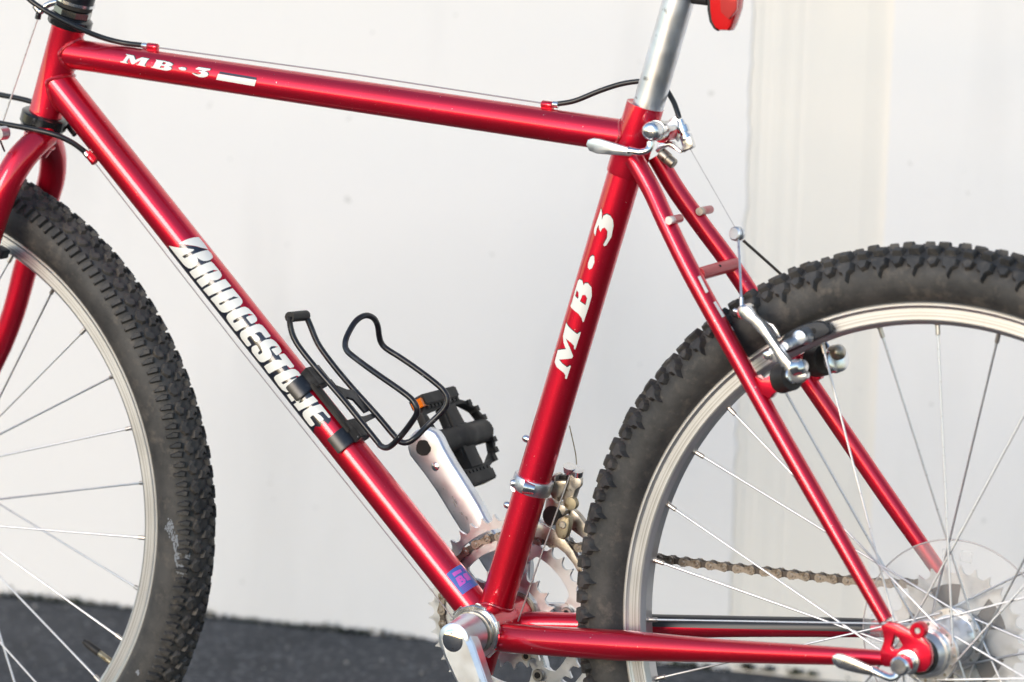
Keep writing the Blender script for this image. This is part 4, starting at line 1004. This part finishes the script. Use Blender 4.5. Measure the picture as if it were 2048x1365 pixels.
def clamp(u0, u1, v0, v1, h0, h1):
    mb = MB(); n = 20; i0 = 0
    for k in range(n + 1):
        v = v0 + (v1 - v0) * k / n
        for (u, h) in ((u0, h0), (u1, h0), (u1, h1), (u0, h1)): mb.v.append(down.pt(u, v, h))
    for k in range(n):
        for j in range(4): mb.f.append((4 * k + j, 4 * k + (j + 1) % 4, 4 * k + 4 + (j + 1) % 4, 4 * k + 4 + j))
    mb.f += [(0, 1, 2, 3), tuple(4 * n + j for j in range(4))]
    return mb
cuv = lambda x, y: down.uv(*zz(*cg, [(x, y)])[0])
a1 = cuv(125, 712); b1 = cuv(215, 815); a2 = cuv(425, 1095); b2 = cuv(525, 1195)
half = math.pi * down.r
for (a, b) in ((a1, b1), (a2, b2)):
    mb = clamp(min(a[0], b[0]) + .0005, max(a[0], b[0]) - .0005, (a[1] + b[1]) / 2, half * .78, .0004, .0044)
    u_m = (a[0] + b[0]) / 2
    mb.box(down.pt(u_m, half * .5, .004), down.d, down.e3, down.e2, .020, .022, .009)
    mb.obj('cage_clamp', M['black'], cage, bev=.0006)
p1 = down.pt(b1[0], half * .36, .0042); p2 = down.pt(a2[0] + .004, half * .36, .0042)
MB().box((p1 + p2) / 2, down.d, down.e3, down.e2, (p2 - p1).length + .008, .0085, .0045).obj('cage_backbone', M['plastic'], cage, bev=.0008)
MB().box((p1 + p2) / 2 + Vector((0, .026, 0)), down.d, down.e3, down.e2, (p2 - p1).length + .008, .005, .0045).obj('cage_backbone', M['plastic'], cage, bev=.0008)

# ================================================================== seat post, clamp, reflector
sp0 = at(1300, 200, 0); sp1 = at(1357.5, 0, 0); sdv = (sp1 - sp0).normalized()
seat_post = MB().tube([sp0 - sdv * .04, sp1 + sdv * .05], .0133, 56).obj('seat_post', M['post'], bike)
zs = (1040, 0, 3.657)
scl = MB()
cN = at(*zz(*zs, [(940, 965)])[0], -34)
scl.lathe(cN, (0, 1, 0), [(0, .0), (.0002, .0040), (.0015, .0068), (.003, .0078), (.009, .0082), (.011, .0082), (.0112, .0074), (.013, .0074), (.0132, .0086), (.022, .0086), (.026, .0072), (.060, .0066)], 36)
seat_clamp = scl.obj('seat_clamp', M['alu'], bike)
MB().tube([at(*zz(*zs, [(x, y)])[0], Y) for x, y, Y in ((955, 1040, -31), (950, 1078, -32), (925, 1105, -34), (880, 1115, -35), (830, 1108, -36), (800, 1105, -36))], [.0034, .0032, .0030, .0030, .0033, .004], 16, sm=5).obj('lever_arm', M['alu'], seat_clamp)
tplate('lever', [zz(*zs, [(478, 1060), (492, 1025), (530, 1013), (580, 1020), (700, 1055), (800, 1085), (838, 1100), (835, 1128), (795, 1146), (700, 1138), (560, 1128), (500, 1105)])], -39, 5, M['aluworn'], seat_clamp, .0016)
# binder ears
MB().tube([at(1322, 268, -9), at(1345, 262, 12)], .0078, 28).obj('binder_ear', M['red'], frame)
# cable hanger behind the clamp
tplate('cable_hanger', [zz(*zs, [(985, 1105), (1010, 1060), (1060, 1035), (1110, 1040), (1140, 1075), (1175, 1105), (1190, 1060), (1180, 1020), (1240, 1000), (1268, 1075), (1250, 1090), (1170, 1122), (1120, 1095), (1080, 1075), (1040, 1090), (1000, 1120)])], -4, 6, M['alu'], seat_clamp, .0012)
tplate('cable_hanger', [zz(*zs, [(1085, 880), (1130, 850), (1160, 860), (1150, 930), (1170, 1000), (1150, 1040), (1105, 980)])], 6, 3, M['aluworn'], seat_clamp, .0008)
ba, bb_ = at(1360, 240, 2), at(1377, 290, 2); bd = (bb_ - ba).normalized(); bl = (bb_ - ba).length
MB().lathe(ba, bd, [(0, .0030), (bl * .22, .0032), (bl * .24, .0052), (bl * .50, .0054), (bl * .52, .0040), (bl * .60, .0040), (bl * .62, .0056), (bl * .98, .0056), (bl, .0040)], 18).obj('barrel_adjuster', M['alu'], seat_clamp)
ba, bb_ = at(1322, 306, 4), at(1347, 328, 4); bd = (bb_ - ba).normalized()
MB().lathe(ba, bd, [(0, .0050), (.008, .0052), (.0085, .0046), (.015, .0046), (.016, .0036)], 18).obj('binder_bolt', M['dirtyalu'], seat_clamp)
# rear reflector
zr2 = (1400, 0, 2.843)
refl = tplate('rear_reflector', [zz(*zr2, [(52, -60), (46, 0), (47, 60), (60, 125), (82, 162), (105, 176), (155, 177), (172, 150), (190, 100), (206, 50), (212, -10), (208, -70)])], -14, 16, M['redlens'], bike, .003)
refl['label'] = 'red reflector hanging behind the seat post'
tplate('reflector_prism', [zz(*zr2, [(118, -50), (112, 0), (116, 70), (160, 112), (180, 92), (206, 55), (209, -10), (200, -50)])], -17.5, 4, M['redlens2'], refl, .0010)
tplate('reflector_back', [zz(*zr2, [(44, -60), (38, 0), (40, 60), (52, 125), (76, 165), (96, 178), (82, 150), (66, 110), (60, 0), (66, -60)])], -13.5, 20, M['plastic'], refl, .0008)
MB().tube([at(1385, -2, 0), at(1418, 2, -4)], .0042, 16).obj('reflector_bracket', M['plastic'], refl)

# ================================================================== cables
cabs = MB().tube(ypath([(30, -30, -40), (62, 2, -38), (100, 27, -34), (150, 53, -24), (200, 74, -10), (245, 86, -2), (286, 91, 0)]), .0025, 14, sm=6)
cab = cabs.obj('rear_brake_cable_housing', M['housing'], bike)
MB().lathe(at(285, 91, 0), top.d, [(0, .0026), (.001, .0030), (.006, .0030)], 14).obj('ferrule', M['alu'], cab)
MB().tube([at(318, 96, 0), at(700, 148, 0), at(1086, 207, 0)], .0007, 8).obj('inner_cable', M['cable'], cab)
MB().lathe(at(1107, 209, 0), top.d, [(0, .0030), (.0045, .0030), (.005, .0026)], 14).obj('ferrule', M['alu'], cab)
MB().tube(ypath([(1114, 208.5, 0), (1150, 202, 4), (1200, 182, 10), (1245, 168, 16), (1290, 163, 20), (1325, 172, 18), (1345, 200, 10), (1354, 222, 4), (1358, 236, 2)]), .0023, 14, sm=6).obj('cable_housing', M['housing'], cab)
MB().tube([at(1379, 296, 2), at(1474, 462, 0)], .0003, 8).obj('inner_cable', M['cable'], cab)
c2 = MB().tube(ypath([(-40, 240, -30), (0, 247, -29), (60, 258, -26), (110, 270, -21), (145, 286, -14), (172, 306, -6)]), .0026, 14, sm=6).obj('gear_cable_housing', M['housing'], bike)
MB().lathe(at(169, 303, -6), down.d, [(0, .0026), (.0005, .0031), (.006, .0031)], 14).obj('ferrule', M['alu'], c2)
MB().tube([at(192, 329, -5), at(476, 694, -3), at(862, 1180, -2), at(905, 1236, 0)], .0006, 8).obj('inner_cable', M['cable'], c2)
MB().tube(ypath([(-40, 183, 20), (0, 190, 20), (60, 203, 20), (110, 225, 19), (150, 270, 14)]), .0026, 14, sm=6).obj('cable_housing', M['housing'], c2)

# ================================================================== rear brake
zb = (1440, 580, 5.687)
def b_(x, y, Y): return at(*zz(*zb, [(x, y)])[0], Y)
rear_brake = tplate('rear_brake', [zz(*zb, [(212, 262), (225, 215), (262, 188), (305, 190), (345, 222), (400, 300), (470, 362), (525, 440), (600, 560), (700, 700), (785, 805), (850, 885), (930, 925), (985, 955), (980, 1010), (930, 1058), (860, 1068), (800, 1038), (740, 960), (660, 845), (560, 665), (480, 545), (420, 482), (330, 392), (250, 335), (215, 300)])], -58, 9, M['hub'], bike, .0024)
MB().lathe(b_(262, 258, -56), (0, 1, 0), [(0, .0), (.0004, .0045), (.002, .0062), (.012, .0064), (.013, .005)], 26).obj('arm_end', M['alu'], rear_brake)
MB().tube([b_(160, 235, -46), b_(225, 255, -46)], .0020, 12).obj('cable_nipple', M['aluworn'], rear_brake)
tplate('spring_tab', [zz(*zb, [(455, 330), (600, 400), (640, 450), (690, 540), (670, 560), (610, 520), (560, 470), (470, 380)])], -44, 5, M['alu'], rear_brake, .001)
MB().lathe(b_(870, 960, -56), Vector((-.70, .35, -.22)), [(.004, .0), (0.0042, .0060), (.005, .0070), (.009, .0074), (.0092, .0070)], 34).obj('arm_pivot', M['alu'], rear_brake)
MB().lathe(b_(820, 985, -52), Vector((-.75, .35, -.22)), [(0, .0100), (.0, .0116), (.014, .0126), (.016, .010)], 34).obj('spring_cover', M['plastic'], rear_brake)
MB().lathe(b_(960, 870, -61), Vector((-.72, .35, -.22)), [(0, .0), (.0003, .0035), (.0015, .0056), (.004, .0064), (.010, .0066), (.011, .0072)], 26).obj('pivot_bolt', M['alu'], rear_brake)
pad = [zz(*zb, [(655, 610), (740, 500), (860, 430), (960, 390), (1090, 362), (1180, 375), (1235, 430), (1245, 480), (1200, 520), (1100, 560), (940, 640), (760, 720), (700, 690)])]
tplate('brake_pad', pad, -24, 10, M['rubberpad'], rear_brake, .0018)
MB().lathe(b_(1060, 468, -24.6), (0, 1, 0), [(0, .0023), (.001, .0023)], 14).obj('pad_mark', M['hole'], rear_brake)
MB().lathe(b_(895, 545, -38), (0, 1, 0), [(0, .0052), (.0005, .0060), (.005, .0060), (.006, .0050), (.012, .0075), (.014, .0075)], 26).obj('pad_washer', M['aluworn'], rear_brake)
MB().tube([b_(735, 640, -46), b_(900, 560, -30)], [.0046, .0052], 20).obj('pad_holder', M['aluworn'], rear_brake)
MB().lathe(b_(735, 645, -50), (0, 1, 0), [(0, .0), (.0002, .0034), (.001, .0040), (.006, .0042)], 18).obj('pad_post_end', M['aluworn'], rear_brake)
MB().lathe(b_(530, 750, -44), (0, 1, 0), [(0, .0028), (.0005, .0038), (.008, .0038)], 6).obj('pad_bolt_head', M['alu'], rear_brake)
MB().lathe(b_(610, 740, -40), (0, 1, 0), [(0, .0040), (.0005, .0062), (.008, .0062)], 20).obj('pad_washer', M['aluworn'], rear_brake)
# far arm
MB().lathe(b_(1180, 800, 38), Vector((-.70, .40, -.2)), [(-.004, .0120), (-.003, .0132), (.012, .0138), (.014, .011)], 12).obj('spring_cover', M['plastic'], rear_brake)
MB().tube([b_(1175, 600, 36), b_(1225, 680, 34), b_(1290, 760, 31), b_(1350, 800, 30)], [.0034, .0042, .0070, .0095], 24, sm=5, flat=(.8, 1)).obj('far_brake_arm', M['alu'], rear_brake)
MB().lathe(b_(1325, 790, 28), Vector((-.70, .40, -.2)), [(-.004, .008), (-.003, .0110), (.002, .0118), (.003, .0090)], 28).obj('arm_pivot', M['alu'], rear_brake)
MB().lathe(b_(1392, 700, 22), Vector((-.72, .35, -.22)), [(0, .0), (.0003, .0035), (.002, .0058), (.004, .0066), (.012, .0068)], 24).obj('pivot_bolt', M['dirtyalu'], rear_brake)
# straddle carrier and wires
ca = at(1474, 468, -4)
MB().lathe(ca, Vector((.25, .9, -.1)), [(-.004, .0), (-.004, .0048), (-.003, .0060), (-.0006, .0062), (-.0005, .0050), (.0005, .0050), (.0006, .0062), (.003, .0060), (.004, .0045)], 26).obj('cable_carrier', M['aluworn'], rear_brake)
MB().tube([at(1477, 480, -6), at(1480, 540, -26), at(1483.5, 612, -46)], .0011, 8).obj('straddle_wire', M['steel'], rear_brake)
MB().lathe(at(1483.5, 596, -44), (at(1484, 626, -47) - at(1483.5, 596, -44)), [(0, .0018), (.013, .0020)], 10).obj('wire_ferrule', M['aluworn'], rear_brake)
MB().tube([at(1487, 482, 2), at(1530, 520, 20), at(1572, 558, 44), at(1600, 585, 50)], .0013, 8).obj('straddle_wire', M['chaindark'], rear_brake)
MB().tube([b_(1600 * 0 + 1175, 600, 36), at(1600, 585, 50)], .003, 12).obj('far_brake_arm', M['alu'], rear_brake)

# ================================================================== front derailleur
zf = (1000, 900, 6.825)
def f_(x, y, Y): return at(*zz(*zf, [(x, y)])[0], Y)
fu0 = seat.uv(*zz(*zf, [(500, 455)])[0])[0]; fu1 = seat.uv(*zz(*zf, [(500, 645)])[0])[0]
fdm = MB().lathe(seat.a + seat.d * fu0, seat.d, [(0, .0149), (.0, .0172), (.001, .0178), (fu1 - fu0 - .001, .0178), (fu1 - fu0, .0172), (fu1 - fu0, .0149)], 48)
fd_ = fdm.obj('front_derailleur', M['aluworn'], bike)
MB().tube([f_(320, 505, -17), f_(470, 540, -13)], [.0064, .0050], 22).obj('clamp_bolt', M['alu'], fd_)
MB().tube([f_(235, 490, -10), f_(330, 520, 10)], [.0060, .0060], 22).obj('clamp_ear', M['alu'], fd_)
MB().lathe(f_(140, 455, -14), Vector((.6, .5, 0)), [(0, .0), (.0003, .0030), (.002, .0042), (.008, .0044)], 20).obj('clamp_nut', M['alu'], fd_)
MB().lathe(f_(395, 540, -19), (0, 1, 0), [(0, .0022), (.0015, .0026)], 6).obj('hex_socket', M['steel'], fd_)
tplate('derailleur_body', [zz(*zf, [(640, 520), (700, 370), (735, 330), (765, 350), (760, 420), (900, 425), (900, 480), (860, 600), (820, 640), (780, 710), (700, 660)])], 12, 14, M['dirtyalu'], fd_, .002)
tplate('pivot_spacer', [zz(*zf, [(760, 360), (905, 350), (905, 415), (765, 415)])], 18, 10, M['plastic'], fd_, .001)
tplate('derailleur_link', [zz(*zf, [(920, 340), (1000, 340), (1075, 400), (1075, 470), (1030, 560), (990, 680), (985, 790), (920, 820), (860, 770), (850, 700), (880, 560), (930, 420)])], 16, 10, M['dirtyalu'], fd_, .002)
MB().lathe(f_(1030, 450, 13), (0, 1, 0), [(0, .0030), (.0004, .0052), (.004, .0054)], 20).obj('pivot_pin', M['dirtyalu'], fd_)
MB().lathe(f_(955, 740, 12), (0, 1, 0), [(0, .0030), (.0004, .0056), (.006, .0058)], 20).obj('pivot_pin', M['brass'], fd_)
MB().tube([f_(950, 225, 8), f_(935, 310, 10)], [.0058, .0042], 20).obj('cable_clamp_bolt', M['alu'], fd_)
MB().tube([f_(1065, 275, 12), f_(1060, 350, 14)], [.0052, .0046], 20).obj('cable_clamp_bolt', M['alu'], fd_)
MB().tube([f_(1045, 200, 9), f_(1035, 80, 8), f_(1015, -30, 6), at(1139, 852, 2)], .0005, 8, sm=4).obj('cable_tail', M['brass'], fd_)
MB().tube([f_(960, 330, 8), f_(590, 1360, 2), at(1036, 1243, 0)], .0008, 8).obj('gear_cable', M['steel'], fd_)
tplate('derailleur_arm', [zz(*zf, [(620, 660), (700, 650), (760, 720), (880, 760), (900, 830), (860, 900), (760, 930), (660, 1060), (590, 1000), (600, 820)])], 26, 12, M['dirtyalu'], fd_, .002)
MB().tube([f_(690, 900, 22), f_(800, 900, 34)], .0085, 24).obj('pivot_barrel', M['plastic'], fd_)
tplate('limit_screw_cover', [zz(*zf, [(748, 1010), (785, 945), (860, 908), (935, 925), (947, 1010), (925, 1120), (900, 1195), (850, 1235), (780, 1205), (742, 1120)])], 12, 9, M['brass'], fd_, .0022)
MB().lathe(f_(850, 1030, 11), (0, 1, 0), [(0, .0028), (.0006, .0034), (.003, .0034)], 18).obj('limit_screw', M['dirtyalu'], fd_)
MB().lathe(f_(860, 1150, 13), (0, 1, 0), [(0, .0038), (.003, .004)], 16).obj('limit_screw', M['hole'], fd_)
tplate('derailleur_arm', [zz(*zf, [(920, 830), (1000, 820), (1080, 900), (1200, 1060), (1260, 1200), (1200, 1290), (1130, 1220), (930, 1070)])], 34, 8, M['dirtyalu'], fd_, .002)
tplate('cage_plate', [zz(*zf, [(500, 1010), (560, 1000), (760, 1110), (880, 1230), (1000, 1390), (1120, 1640), (1080, 1700), (1000, 1560), (880, 1410), (740, 1300), (600, 1230), (450, 1180)])], 34, 1.6, M['dirtyalu'], fd_, .0003)
tplate('cage_plate', [zz(*zf, [(520, 930), (700, 960), (900, 1090), (1050, 1270), (1180, 1520), (1150, 1560), (1000, 1330), (860, 1180), (700, 1060), (540, 1010)])], 50, 1.6, M['aluworn'], fd_, .0003)
